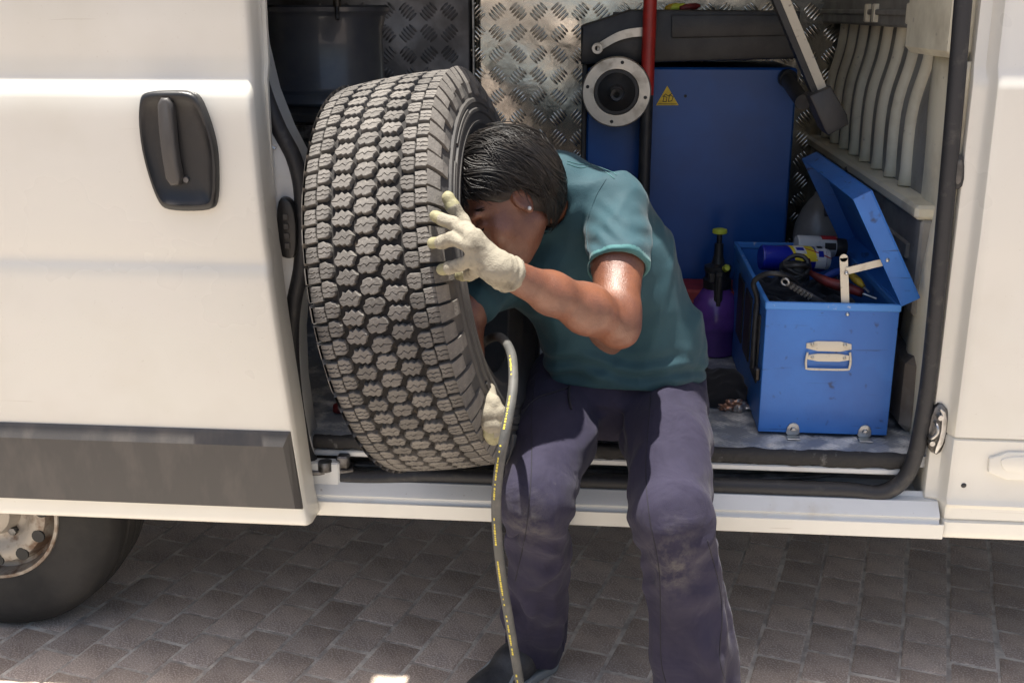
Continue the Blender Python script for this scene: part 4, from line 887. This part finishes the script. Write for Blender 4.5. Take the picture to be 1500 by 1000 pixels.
part('trigger', join(box(sx-.012, sx+.012, sy-.062, sy-.036, FZ+.135, FZ+.262, .004), box(sx-.030, sx-.010, sy-.05, sy-.02, FZ+.225, FZ+.255, .004), box(sx-.006, sx+.006, sy-.070, sy-.06, FZ+.16, FZ+.25, .002)), 'black_plastic', spr, True, 40)
part('nozzle', tube(np.array([(sx+.018, sy-.02, FZ+.262), (sx+.020, sy-.06, FZ+.276), (sx+.020, sy-.075, FZ+.278)]), [.010, .010, .007], 14), 'lime', spr, True, 40)
q = P(1035, 425, y=3.26); single('plastic_case', join(box(.19, .45, 3.235, 3.385, FZ, .80, .008), box(.185, .455, 3.228, 3.390, .752, .768, .004), box(.35, .43, 3.222, 3.229, .77, .80, .003), box(.27, .34, 3.215, 3.229, .72, .765, .004)), 'red_case', 'red plastic tool case standing behind the purple sprayer', 'tool case', smooth=True, auto=40)
def blob(lo, hi, h, prims, fn, m, name, label, cat, cutz=None, it=1):
    s = SDF(lo, hi, h)
    for p in prims: s.ell(p[0], p[1], None, .03)
    s.disp(fn)
    if cutz: s.cut((0, 0, cutz), (0, 0, -1))
    return single(name, s.geo(it), m, label, cat, smooth=True)
q = P(1068, 572, z=.64); bx_, by_ = q[0], q[1]
blob((bx_-.14, by_-.12, .59), (bx_+.12, by_+.14, .76), .005, [((bx_-.02, by_, .635), (.065, .06, .040)), ((bx_+.0, by_+.02, .665), (.045, .05, .030)), ((bx_-.05, by_+.03, .65), (.05, .04, .035))], lambda X: .009*noise3(X, 2, 70)+.005*noise3(X, 5, 150), 'black_cloth', 'rag', 'crumpled black cloth on the floor beside the blue toolbox', 'cloth', FZ+.0015)
q = P(1080, 597, z=.612)
blob((q[0]-.07, q[1]-.06, .595), (q[0]+.06, q[1]+.06, .65), .0035, [((q[0], q[1], .612), (.036, .022, .010)), ((q[0]-.02, q[1]+.01, .612), (.024, .02, .012))], lambda X: .006*noise3(X, 8, 160)+.004*noise3(X, 9, 300), 'foil', 'wrapper', 'crumpled shiny brown wrapper on the floor before the black cloth', 'wrapper', FZ+.0015, 0)
q = P(1195, 350, y=3.45); jx, jy = q[0]+.01, 3.45
jug = thing('plastic_bottle', 'clear plastic bottle standing behind the blue toolbox', 'bottle', (jx, jy, FZ))
part('bottle_body', lathe([(0, 0), (.075, 0), (.08, .01), (.08, .33), (.076, .36), (.058, .405), (.038, .435), (.024, .45), (.022, .475)], 32, (jx, jy, FZ), 'Z'), 'clear_plastic', jug, True, 50)
part('bottle_cap', lathe([(.025, .462), (.026, .49), (.014, .496), (.012, .53), (0, .53)], 20, (jx, jy, FZ), 'Z'), 'dark_steel', jug, True, 40)
part('spray_lever', join(tube(np.array([(jx-.02, jy-.02, FZ+.50), (jx+.03, jy-.03, FZ+.515), (jx+.08, jy-.04, FZ+.55)]), .007, 8), tube(np.array([(jx, jy-.02, FZ+.50), (jx+.0, jy-.085, FZ+.40)]), .006, 8)), 'dark_steel', jug, True)
q = P(497, 600, z=FZ+.008); single('bottle_cap', lathe([(0, 0), (.016, 0), (.017, .003), (.015, .018), (.010, .021), (0, .021)], 20, (q[0], q[1], FZ+.004), 'Z'), 'tool_red', 'small red cap lying on the van floor behind the big tyre', 'cap', smooth=True, auto=40)
# ================================================================ AIR HOSE
hp_ = pix3([(672, 560, 2.50), (690, 525, 2.46), (712, 499, 2.36), (733, 494, 2.23), (748, 515, 2.14), (752, 548, 2.06), (750, 580, 2.01), (742, 625, 1.965), (733, 672, 1.95), (727, 730, 1.96), (729, 790, 1.98), (736, 850, 2.02), (747, 915, 2.05), (757, 975, 2.07)])
hp_ = np.vstack([hp_, [(-.14, 2.06, .06), (-.12, 1.98, .018), (-.05, 1.7, .0165), (.15, 1.3, .0165), (.1, .8, .0165)]])
hs = spline(hp_, 170); hose = thing('air_hose', 'grey rubber air hose running from the tyre down past the knee', 'hose', tuple(hs[-1]*[1, 1, 0]))
part('hose_tube', tube(hs, .0098, 14), 'hose', hose, True)
L_ = np.r_[0, np.cumsum(np.linalg.norm(np.diff(hs, axis=0), axis=1))]; T, U, W = frames(hs); gs = []; r = np.random.default_rng(11); pos = .50
def hat(l, k): return np.array([np.interp(l, L_, k[:, i]) for i in range(3)])
while pos < L_[-1]*.72:
    for _ in range(r.integers(10, 26)):
        w_ = r.uniform(.003, .006); c = hat(pos, hs); t_ = hat(pos, T); view = np.array([0, 0, 1.6])-c; view -= t_*(view@t_); view /= np.linalg.norm(view); s_ = np.cross(t_, view)
        out = view*.90+s_*.43; out /= np.linalg.norm(out); tg = np.cross(t_, out); c = c+out*.0097; h_ = .0022
        if r.random() < .85:
            hh = h_*r.uniform(.5, 1.); V = [c+t_*a*w_/2+tg*b*hh+out*k for k in (0, .0006) for a, b in ((-1, -1), (1, -1), (1, 1), (-1, 1))]; gs.append((np.array(V), [(0, 3, 2, 1), (4, 5, 6, 7), (0, 1, 5, 4), (1, 2, 6, 5), (2, 3, 7, 6), (3, 0, 4, 7)]))
        pos += w_+.0016
    pos += r.uniform(.01, .09)
part('printed_line', join(*gs), 'hose_print', hose, kind='stuff')
# ================================================================ THE MAN
from mathutils.bvhtree import BVHTree
def nrmz(v): v = np.asarray(v, float); return v/np.linalg.norm(v)
HR, HL = P(828, 580, y=2.49), P(968, 575, y=2.50)
KR, KL = P(785, 730, y=2.15), P(985, 752, y=2.13)
AR, AL = P(785, 930, z=.10), np.array([.235, 2.16, .10])
SL, SR = P(905, 302, y=2.37), P(752, 385, y=2.50)
EL = P(903, 474, y=2.14); 
ti, tm, tg_, tt, tp = [tyre_hit(a, b, .006) for a, b in ((637, 316), (634, 356), (648, 394), (657, 290), (674, 403))]
WRL = P(737, 397, y=tm[1]-.035)
NB = P(836, 298, y=2.45)
HC = P(737, 298, y=2.28)
fw = nrmz((-.68, -.50, -.54)); upv = np.array([-.55, .04, .83]); upv = nrmz(upv-fw*(upv@fw)); sv = np.cross(upv, fw)     # sv: his left, towards the camera
HM = np.stack([fw, sv, upv], 1)
def H(a, b, c): return HC+HM @ np.array([a, b, c])
per = thing('person', 'man in teal t-shirt and navy trousers sitting bent into the big tyre', 'person', (.03, 2.48, 0))
# ---- right hand reaches through the tyre and lies on its sidewall
WRR = P(703, 578, y=2.10); ERR = P(687, 452, y=2.30); MRR = P(678, 520, y=2.24)
# ---- skin: arms, neck, head, core of the trunk - one continuous surface
b = SDF((-.48, 1.86, .68), (.20, 2.66, 1.44), .004)
b.cap((.03, 2.50, .74), (.0, 2.46, .95), .09, .10, .05).cap((.0, 2.46, .95), NB-np.array([.0, -.01, .07]), .10, .09, .05)
b.cap(NB+[0, .02, -.08], SL, .05, .05, .04).cap(NB+[0, 0, -.06], SR, .06, .05, .04)
um = SL*.5+EL*.5
b.chain([SL, um, EL+nrmz(SL-EL)*.03, EL], [.055, .0515, .047, .041], .02)
fm = EL*.72+WRL*.28+np.array([0, -.004, .004]); f2 = EL*.4+WRL*.6
b.chain([EL+np.array([.004, 0, -.004]), fm, f2, WRL], [.040, .0465, .037, .0270], .025)
b.ell(EL+np.array([.010, .008, -.020]), (.024, .024, .024), None, .03)
b.chain([SR, SR*.45+ERR*.55, ERR], [.054, .048, .041], .02).chain([ERR, MRR, WRR], [.041, .040, .028], .02)
b.cap(NB, H(-.055, .0, -.030), .054, .053, .03)                                   # neck
b.ell(H(-.012, 0, .028), (.098, .076, .092), HM, .02)                              # cranium
b.ell(H(.022, 0, -.035), (.074, .062, .085), HM, .03)                              # face
b.cap(H(.050, .0, -.098), H(-.018, .045, -.066), .022, .017, .03).cap(H(.050, .0, -.098), H(-.018, -.045, -.066), .022, .017, .03)   # jaw
b.ell(H(.070, 0, -.100), (.020, .022, .018), HM, .02)                              # chin
b.ell(H(.078, 0, .022), (.018, .054, .014), HM, .02)                               # brow
b.cap(H(.090, 0, .005), H(.112, 0, -.030), .009, .0125, .012).ell(H(.098, .013, -.036), (.012, .010, .009), HM, .008).ell(H(.098, -.013, -.036), (.012, .010, .009), HM, .008)   # nose
for s in (1, -1):
    b.ell(H(.083, s*.033, -.004), (.016, .018, .012), HM, .015, 's')               # socket
    b.ell(H(.074, s*.033, -.005), (.0150, .016, .0115), HM, .006)                  # closed lid over the eye
    b.ell(H(.058, s*.046, -.035), (.022, .020, .022), HM, .025)                    # cheekbone
    b.ell(H(-.010, s*.078, -.010), (.020, .007, .031), HM, .006).ell(H(-.008, s*.086, -.008), (.011, .006, .020), HM, .004, 's').ell(H(-.008, s*.080, -.036), (.009, .006, .010), HM, .006)   # ear and lobe
b.ell(H(.092, 0, -.066), (.012, .024, .0065), HM, .008).ell(H(.089, 0, -.078), (.012, .021, .0075), HM, .008).ell(H(.104, 0, -.0715), (.012, .024, .0022), HM, .004, 's')     # lips
b.disp(lambda X: .0010*noise3(X, 21, 60)+.0004*noise3(X, 22, 220))
part('body', b.geo(1), 'skin', per, True)
# eyebrow, lash line and ear stud
part('ear_stud', lathe([(0, -.004), (.003, -.003), (.0042, 0), (.003, .003), (0, .004)], 12, H(-.006, .0895, -.034), 'Y'), 'label_white', per, True)
def strands(roots, dirs, L_, r0, seg=5, seed=0, curl=.2):
    gs = []; rr = np.random.default_rng(seed)
    for p, d in zip(roots, dirs):
        q = [np.array(p)]; d = nrmz(d)
        for i in range(seg): d = nrmz(d+rr.normal(size=3)*curl*.2); q.append(q[-1]+d*L_/seg)
        gs.append(tube(np.array(q), np.linspace(r0, r0*.3, seg+1), 3, False))
    return join(*gs)
roots, dirs = [], []
for s in (1, -1):
    for t in np.linspace(0, 1, 70):
        yb = .014+.046*t; roots.append(H(.0935-.62*max(0, yb-.018)-.0+rng.normal()*.0008, s*yb, .0215+.006*math.sin(t*2.6)+rng.normal()*.0022)); dirs.append(HM @ np.array([-.45-.2*t, s*.8, .35-.6*t]))
part('eyebrows', strands(roots, dirs, .012, .0007, 3, 1), 'hair', per)
roots, dirs = [], []
for s in (1, -1):
    for t in np.linspace(-1, 1, 36): roots.append(H(.0885-.004*t*t-.003*(t > 0), s*(.033+.0155*t), -.0085-.002*(1-t*t))); dirs.append(HM @ np.array([.8, s*.25*t, -.7]))
part('eyelashes', strands(roots, dirs, .006, .0006, 3, 2), 'hair', per)
# ---- hair: a dark cap under thousands of fine locks
hcap = SDF(HC-.19, HC+.19, .005)
hcap.ell(H(-.022, 0, .038), (.106, .088, .098), HM, .02).ell(H(-.062, 0, -.030), (.060, .078, .062), HM, .03)
hcap.cut(H(.055, 0, .040), HM @ np.array([.72, 0, -.55])).cut(H(-.03, 0, -.085), HM @ np.array([.25, 0, -1]))
hcap.ell(H(.03, .10, -.050), (.046, .05, .062), HM, .01, 's').ell(H(.03, -.10, -.050), (.046, .05, .062), HM, .01, 's')
hcap.disp(lambda X: .003*noise3(X, 31, 80))
hair = part('hair', hcap.geo(2), 'hair', per, True)
rr = np.random.default_rng(12); gs = []
def lock(psi0, dpsi, side, bmax, lay, b0=0., wave=0., k=9, n=14, droop=.010, thick=.0014):
    ph = rr.uniform(0, 6.3); wf = rr.uniform(4, 8)
    for _ in range(k):
        p0 = psi0+rr.normal()*2.2; be = bmax*(1+rr.normal()*.05); lj = lay+rr.normal()*.010; dp = dpsi+rr.normal()*3; pts = []; s0 = b0+rr.normal()*2
        for i in range(n):
            u = i/(n-1); psi = math.radians(p0+dp*u**.8+wave*math.sin(u*wf+ph)); be_ = math.radians(s0+(be-s0)*u)*side; c = math.cos(psi)
            lift = lj+.05*math.sin(u*math.pi*.8)+.05*u*u
            pts.append(H(-.022+.112*lift*math.sin(psi), .090*lift*c*math.sin(be_), .026+.108*lift*c*math.cos(be_)))
        pts = np.array(pts); w = (np.linspace(0, 1, n)**2)[:, None]; pts = pts+w*np.array([0, 0, -droop])
        gs.append(tube(pts, thick*np.sin(np.linspace(.4, 1., n)*math.pi)**.6+.0003, 3, False))
for i in range(520):                                       # from the parting over the sides, swept back
    p0 = rr.uniform(-75, 52); dp = -rr.uniform(18, 52); pe = p0+dp
    bm = np.interp(pe, [-115, -80, -45, -20, 0, 20, 45], [60, 120, 138, 112, 80, 78, 72])*rr.normal(1, .07)
    lock(p0, dp, rr.choice((-1, 1)), bm, rr.uniform(1.0, 1.17), rr.uniform(0, .45)*bm, rr.uniform(3, 8), k=11, thick=.0012)
for i in range(110):                                       # fringe falling over the brow
    lock(rr.uniform(25, 55), rr.uniform(0, 20), rr.choice((-1, 1)), rr.uniform(35, 66), rr.uniform(1.02, 1.18), rr.uniform(0, 15), rr.uniform(2, 6), droop=.014)
for i in range(170):                                       # back of the head down to the nape
    lock(rr.uniform(-75, -18), rr.uniform(-14, 10), rr.choice((-1, 1)), rr.uniform(118, 172), rr.uniform(1.02, 1.16), rr.uniform(20, 95), rr.uniform(2, 6), droop=.012)
for i in range(60):                                        # loose wisps
    lock(rr.uniform(-60, 20), -rr.uniform(20, 60), rr.choice((-1, 1)), rr.uniform(50, 105), rr.uniform(1.10, 1.24), rr.uniform(0, 40), 8, k=2, droop=.012, thick=.0008)
part('locks', join(*gs), 'hair', hair, True, kind='stuff')
# ---- t-shirt
s = SDF((-.42, 2.10, .62), (.28, 2.72, 1.38), .0045)
wc = P(912, 520, y=2.48)
s.cap(P(866, 512, y=2.47), P(815, 395, y=2.45), .112, .105, .06).cap(P(968, 512, y=2.48), P(915, 385, y=2.46), .112, .112, .06)
s.cap(P(815, 395, y=2.45), P(818, 320, y=2.45), .105, .085, .06).cap(P(900, 385, y=2.46), P(870, 318, y=2.44), .112, .092, .06)
s.cap(P(828, 296, y=2.43), SL+np.array([-.02, .02, -.005]), .086, .070, .05).cap(P(828, 296, y=2.43), P(806, 276, y=2.40), .084, .076, .04).cap(P(826, 330, y=2.46), SR, .08, .064, .05)
s.cap(P(908, 335, y=2.45), P(950, 505, y=2.52), .07, .082, .06)
s.ell(P(912, 540, y=2.50), (.186, .135, .085), None, .05)
hemL = SL*.44+EL*.56; aL = nrmz(EL-SL)
sv_ = SDF((-.42, 2.10, .62), (.28, 2.72, 1.38), .0045); sv_.chain([SL, SL*.72+EL*.28, EL*.60+SL*.40], [.070, .067, .0665], .03)
aR = nrmz(ERR-SR); s.chain([SR, SR*.5+ERR*.5, SR*.12+ERR*.88], [.062, .060, .056], .03)
def shirt_folds(X):
    X = [np.asarray(v) for v in X]; p = np.stack(X, 1)
    pit = SL+np.array([-.045, -.02, -.075]); d = p-pit; rad = np.linalg.norm(d, axis=1)
    ang = np.arctan2(d[:, 2], d[:, 0]); f1 = .0*np.sin(ang*9+2*np.sin(rad*16))*np.exp(-((rad-.12)/.06)**2)
    al = -d@np.array([.33, 0, .94]); ac = d@np.array([.94, 0, -.33])
    f2 = .0068*noise3([ac*1.0, X[1]*.8, al*.22], 41, 55)+.0032*noise3([ac*1.0+.5*al, X[1], al*.3], 42, 110)
    hem = np.exp(-((X[2]+.33*(X[1]-2.4)-.815)/.040)**2); f3 = hem*(.0042*np.sin((X[2]+.10*X[0]+.012*np.sin(X[0]*28))*150)+.004*noise3([X[0]*.4, X[1]*.4, X[2]], 44, 120))
    sl = np.exp(-(np.linalg.norm(p-(SL*.6+EL*.4), axis=1)/.075)**2); f4 = sl*.0042*np.sin((p@np.array([.55, .35, 1.0]))*135+2.2*np.sin(p[:, 0]*40))
    f5 = .0060*ridged([ac, X[1]*.6, al*.16], 48, 26)+.0022*ridged([ac*.8+.4*al, X[1]*.6, al*.3], 49, 52)
    return f1+.3*f2+f3+f4+f5+.0022*noise3(X, 47, 30)
s.disp(shirt_folds); sv_.disp(shirt_folds); sv_.cut(hemL, aL); sv_.cap(hemL-aL*.010, EL, .0575, .056, .004, 's'); s.merge(sv_, .012)
zc = .770; s.cut((0, 2.4, zc), (-.02, -.33, -1))
s.cap(NB+np.array([-.0, 0, .0]), H(-.05, 0, -.030), .055, .057, .006, 's')
sg = s.geo(1); so = part('t_shirt', sg, 'shirt', per, True)
so.data.materials.append(M['lit_hem_and_stitch'])
for f in so.data.polygons:
    c = np.array(f.center)+WL[per]; dd = (hemL-c)@aL
    if -.002 < dd < .011 and np.linalg.norm(c-hemL) < .10: f.material_index = 1  # hem band coloured lighter, as an edge catching light
# ---- trousers
t = SDF((-.33, 1.96, .02), (.40, 2.70, .86), .0055)
t.ell((HR+HL)/2+np.array([0, .02, .015]), (.188, .150, .125), None, .04)
t.chain([HR+[0, 0, .005], HR*.5+KR*.5+[0, 0, .01], KR], [.104, .095, .080], .03).chain([HL+[.006, 0, .005], HL*.5+KL*.5+[0, 0, .01], KL], [.102, .094, .086], .03)
def legpts(K, A, o): return [K, K*.66+A*.34+o, K*.3+A*.7+o*.6, A]
t.chain(legpts(KR, AR, np.array([.005, -.0, 0])), [.075, .068, .072, .083], .02)
t.chain(legpts(KL, AL, np.array([.006, .0, 0])), [.083, .078, .084, .096], .02)
def leg_folds(X):
    X = [np.asarray(v) for v in X]; p = np.stack(X, 1); o = np.zeros(len(p))
    for K, A, Hh, sd in ((KR, AR, HR, 1), (KL, AL, HL, 2)):
        ax = nrmz(A-K); d = p-K; al = d@ax; lat = d[:, 0]; near = np.exp(-(np.linalg.norm(d-np.outer(np.clip(al, -.05, .6), ax), axis=1)/.12)**4)
        o += near*(np.clip(al/.1, 0, 1))*(.0120*noise3([X[0], X[1], al*.15], 50+sd, 52)+.0055*noise3([X[0], X[1], al*.5], 55+sd, 95))
        o += .0085*np.exp(-(np.linalg.norm(d-np.array([0, .045, -.07]), axis=1)/.095)**2)*np.sin((p@np.array([.35*(1 if sd == 1 else -1), .55, 1.]))*105+sd)
    crot = (HR+HL)/2+np.array([0, -.10, .02]); d = p-crot; ang = np.arctan2(d[:, 2]-.3*d[:, 1], d[:, 0]); rad = np.linalg.norm(d, axis=1)
    o += .0035*np.exp(-((rad-.09)/.06)**2)*np.sin(ang*5+rad*25)
    o += .0050*ridged([X[0], X[1], X[2]*.25], 65, 36)*np.clip((.62-X[2])/.1, 0, 1)+.0045*ridged([X[0]*.6, X[1], X[2]], 66, 34)
    return o+.0025*noise3(X, 59, 26)
t.disp(leg_folds)
t.cut((0, 0, .045), (0, 0, -1))
t.cap(AR+nrmz(AR-KR)*.08, AR, .076, .070, .004, 's').cap(AL+nrmz(AL-KL)*.08, AL, .088, .082, .004, 's')
tg2 = t.geo(1); tro = part('trousers', tg2, 'trousers', per, True)
dv = np.zeros(len(tg2[0]))
for K in (KR+np.array([-.01, -.06, -.05]), KL+np.array([.0, -.07, -.07])): dv += np.exp(-(np.linalg.norm((tg2[0]-K)*[1, .8, .6], axis=1)/.045)**2)
at_ = tro.data.attributes.new('dust', 'FLOAT', 'POINT'); at_.data.foreach_set('value', np.clip(dv*1.1, 0, 1).astype(np.float32))
def bvh(gm): return BVHTree.FromPolygons([tuple(v) for v in gm[0]], [tuple(int(i) for i in f) for f in gm[1]])
bt, bs = bvh(tg2), bvh(sg)
def on_surf(bv, pts, off=.001):
    out = []
    for a, b_ in pts:
        d = nrmz(ray(a, b_)); loc, n, i, ds = bv.ray_cast(Vector(_C), Vector(d))
        if loc is not None: out.append(np.array(loc)+np.array(n)*off)
    return np.array(out)
def seam(pts, n=50): 
    p = spline(np.array(pts, float), n); return [tuple(q) for q in p]
for pts in ([(783, 556), (779, 600), (779, 660), (777, 715), (770, 780), (755, 850)], [(955, 556), (950, 620), (946, 690), (952, 760), (966, 840), (968, 960), (975, 998)], [(1036, 790), (1052, 850), (1058, 900), (1054, 960), (1062, 996)]):
    q = on_surf(bt, seam(pts), .0002)
    if len(q) > 3: part('seam', tube(q, .0011, 5), 'trouser_seam', tro, True)
q = on_surf(bt, seam([(742, 636), (760, 612), (785, 585), (815, 574), (834, 567)], 40), .002)
if len(q) > 3: part('drawstring', tube(q, .0024, 6), 'trouser_seam', tro, True)
q = on_surf(bt, seam([(834, 567), (833, 582), (836, 600)], 14), .003)
if len(q) > 3: part('drawstring', tube(q, .0026, 6), 'trouser_seam', tro, True)
for pts in ([(830, 240), (850, 246), (868, 243), (884, 250), (900, 262)], [(830, 236), (850, 241), (870, 238), (888, 245), (903, 257)]):
    q = on_surf(bs, seam(pts, 40), .0006)
    if len(q) > 3: part('shoulder_stitching', tube(q, .0009, 5), 'lit_hem_and_stitch', so, True)
q = on_surf(bs, seam([(888, 262), (872, 290), (860, 330), (862, 372)], 40), .0002)
if len(q) > 3: part('sleeve_seam', tube(q, .0012, 5), 'shirt', so, True)
# ---- gloves
def glove(name, wrist, arm, fingers, thumb, palm_n, label):
    allp = np.vstack([np.array(f) for f in fingers+[thumb]]+[[wrist, wrist+arm*.03]]); g = SDF(allp.min(0)-.05, allp.max(0)+.05, .0025)
    kn = [f[0] for f in fingers]
    for f in fingers: g.cap(wrist-arm*.012, f[0], .022, .0145, .012)
    for i in range(len(kn)-1): g.cap(kn[i], kn[i+1], .0145, .0145, .01)
    base = wrist*.62+kn[0]*.38
    g.cap(base, thumb[0], .020, .016, .012)
    for f in fingers: g.chain(f, np.linspace(.0130, .0106, len(f)), .005)
    g.chain(thumb, np.linspace(.0155, .0122, len(thumb)), .006)
    g.chain([wrist-arm*.014, wrist, wrist+arm*.020, wrist+arm*.036], [.029, .0295, .0300, .0320], .012)
    cu = wrist+arm*.012
    def fol(X):
        p = np.stack(X, 1); e = (p-cu)@arm; return .0016*np.sin(e*420)*np.exp(-(e/.02)**2)+.0010*noise3(X, 61, 110)+.0004*noise3(X, 62, 320)
    g.disp(fol); g.cut(wrist+arm*.026, arm); g.cap(wrist+arm*.020, wrist+arm*.08, .0285, .034, .002, 's'); o = part(name, g.geo(1), 'glove', per, True, label=label); o.data.materials.append(M['glove_grip'])
    tips = [(f[-2]*.35+f[-1]*.65, f[-1]) for f in fingers+[thumb]]
    for f in o.data.polygons:
        c = np.array(f.center)+WL[per]
        for fi in fingers+[thumb]:
            if np.linalg.norm(c-fi[-1]) < .024 or (np.linalg.norm(c-fi[-2]) < .018 and (c-fi[-2])@palm_n > .002): f.material_index = 1
    return o
def fin(k, pm, tip, yk, ym): return [P(*k, y=yk), P(*pm, y=ym), (P(*pm, y=ym)*.45+tip*.55)+np.array([0, -.006, 0]), tip]
yk = WRL[1]
fing = [fin((694, 347), (664, 327), ti, yk-.012, ti[1]-.022), fin((694, 362), (662, 350), tm, yk-.018, tm[1]-.026), fin((697, 378), (672, 388), tg_, yk-.016, tg_[1]-.022), fin((704, 391), (688, 401), tp, yk-.006, tp[1]-.008)]
thb = [P(694, 352, y=yk+.004), P(676, 325, y=tt[1]-.004), P(664, 303, y=tt[1]-.004), tt]
glove('glove', WRL, nrmz(EL-WRL), fing, thb, np.array([-.5, .8, 0]), 'dirty cream work glove gripping the tread shoulder')
fs = [[P(708+4*k, 606, y=2.05), P(713+4*k, 622, y=2.04), P(716+4*k, 634, y=2.045), P(718+3.6*k, 644-3*abs(k-1), y=2.055)] for k in range(4)]
th = [P(722, 590, y=2.06), P(732, 604, y=2.05), P(737, 616, y=2.05), P(739, 624, y=2.06)]
glove('glove', WRR, nrmz(MRR-WRR), fs, th, -TA, 'cream work glove low on the sidewall in the shade')
# ---- shoes
def shoe(heel, toe, ank, label=None):
    d = nrmz((toe-heel)*np.array([1, 1, 0])); sd2 = np.array([-d[1], d[0], 0]); L_ = np.linalg.norm((toe-heel)[:2])
    at = lambda a, l, z: np.array([heel[0], heel[1], 0])+d*a*L_+sd2*l+np.array([0, 0, z])
    g = SDF(np.minimum(heel, toe)-[.08, .08, .06], np.maximum(heel, toe)+[.08, .08, .16], .004)
    g.cap(at(.12, 0, .058), at(.45, 0, .058), .038, .040, .03).cap(at(.45, 0, .052), at(.88, .006, .040), .042, .030, .03).cap(at(.12, 0, .058), at(.16, 0, .115), .038, .036, .03).cap(at(.16, 0, .105), at(.50, 0, .066), .036, .034, .03).ell(at(.74, .004, .035), (.075, .047, .028), np.stack([d, sd2, [0, 0, 1]], 1), .02)
    g.cut((0, 0, .022), (0, 0, -1)); o = part('shoe', g.geo(1), 'shoe', per, True)
    g2 = SDF(np.minimum(heel, toe)-[.09, .09, .06], np.maximum(heel, toe)+[.09, .09, .06], .004)
    g2.cap(at(.10, 0, .02), at(.50, 0, .02), .043, .044, .03).cap(at(.50, 0, .02), at(.88, .005, .02), .046, .037, .03)
    g2.cut((0, 0, .030), (0, 0, 1)).cut((0, 0, .0045), (0, 0, -1)); part('sole', g2.geo(1), 'shoe_trim', o, True)
    bb = bvh(g.geo(1)) if False else None
    st_ = []
    for side in (-1, 1): st_.append(spline([at(.50, side*.030, .085), at(.62, side*.044, .055), at(.74, side*.050, .036)], 12))
    part('trim', join(*[tube(q, .0045, 6) for q in st_]), 'shoe_trim', o, True)
hR = P(806, 948, z=.05); tR = P(708, 1004, z=.04); shoe(hR, hR+nrmz((tR-hR)*[1, 1, 0])*.275, AR)
hL2 = AL+np.array([0, .055, -.05]); shoe(hL2, hL2+nrmz((.28, -.96, 0))*.275, AL)
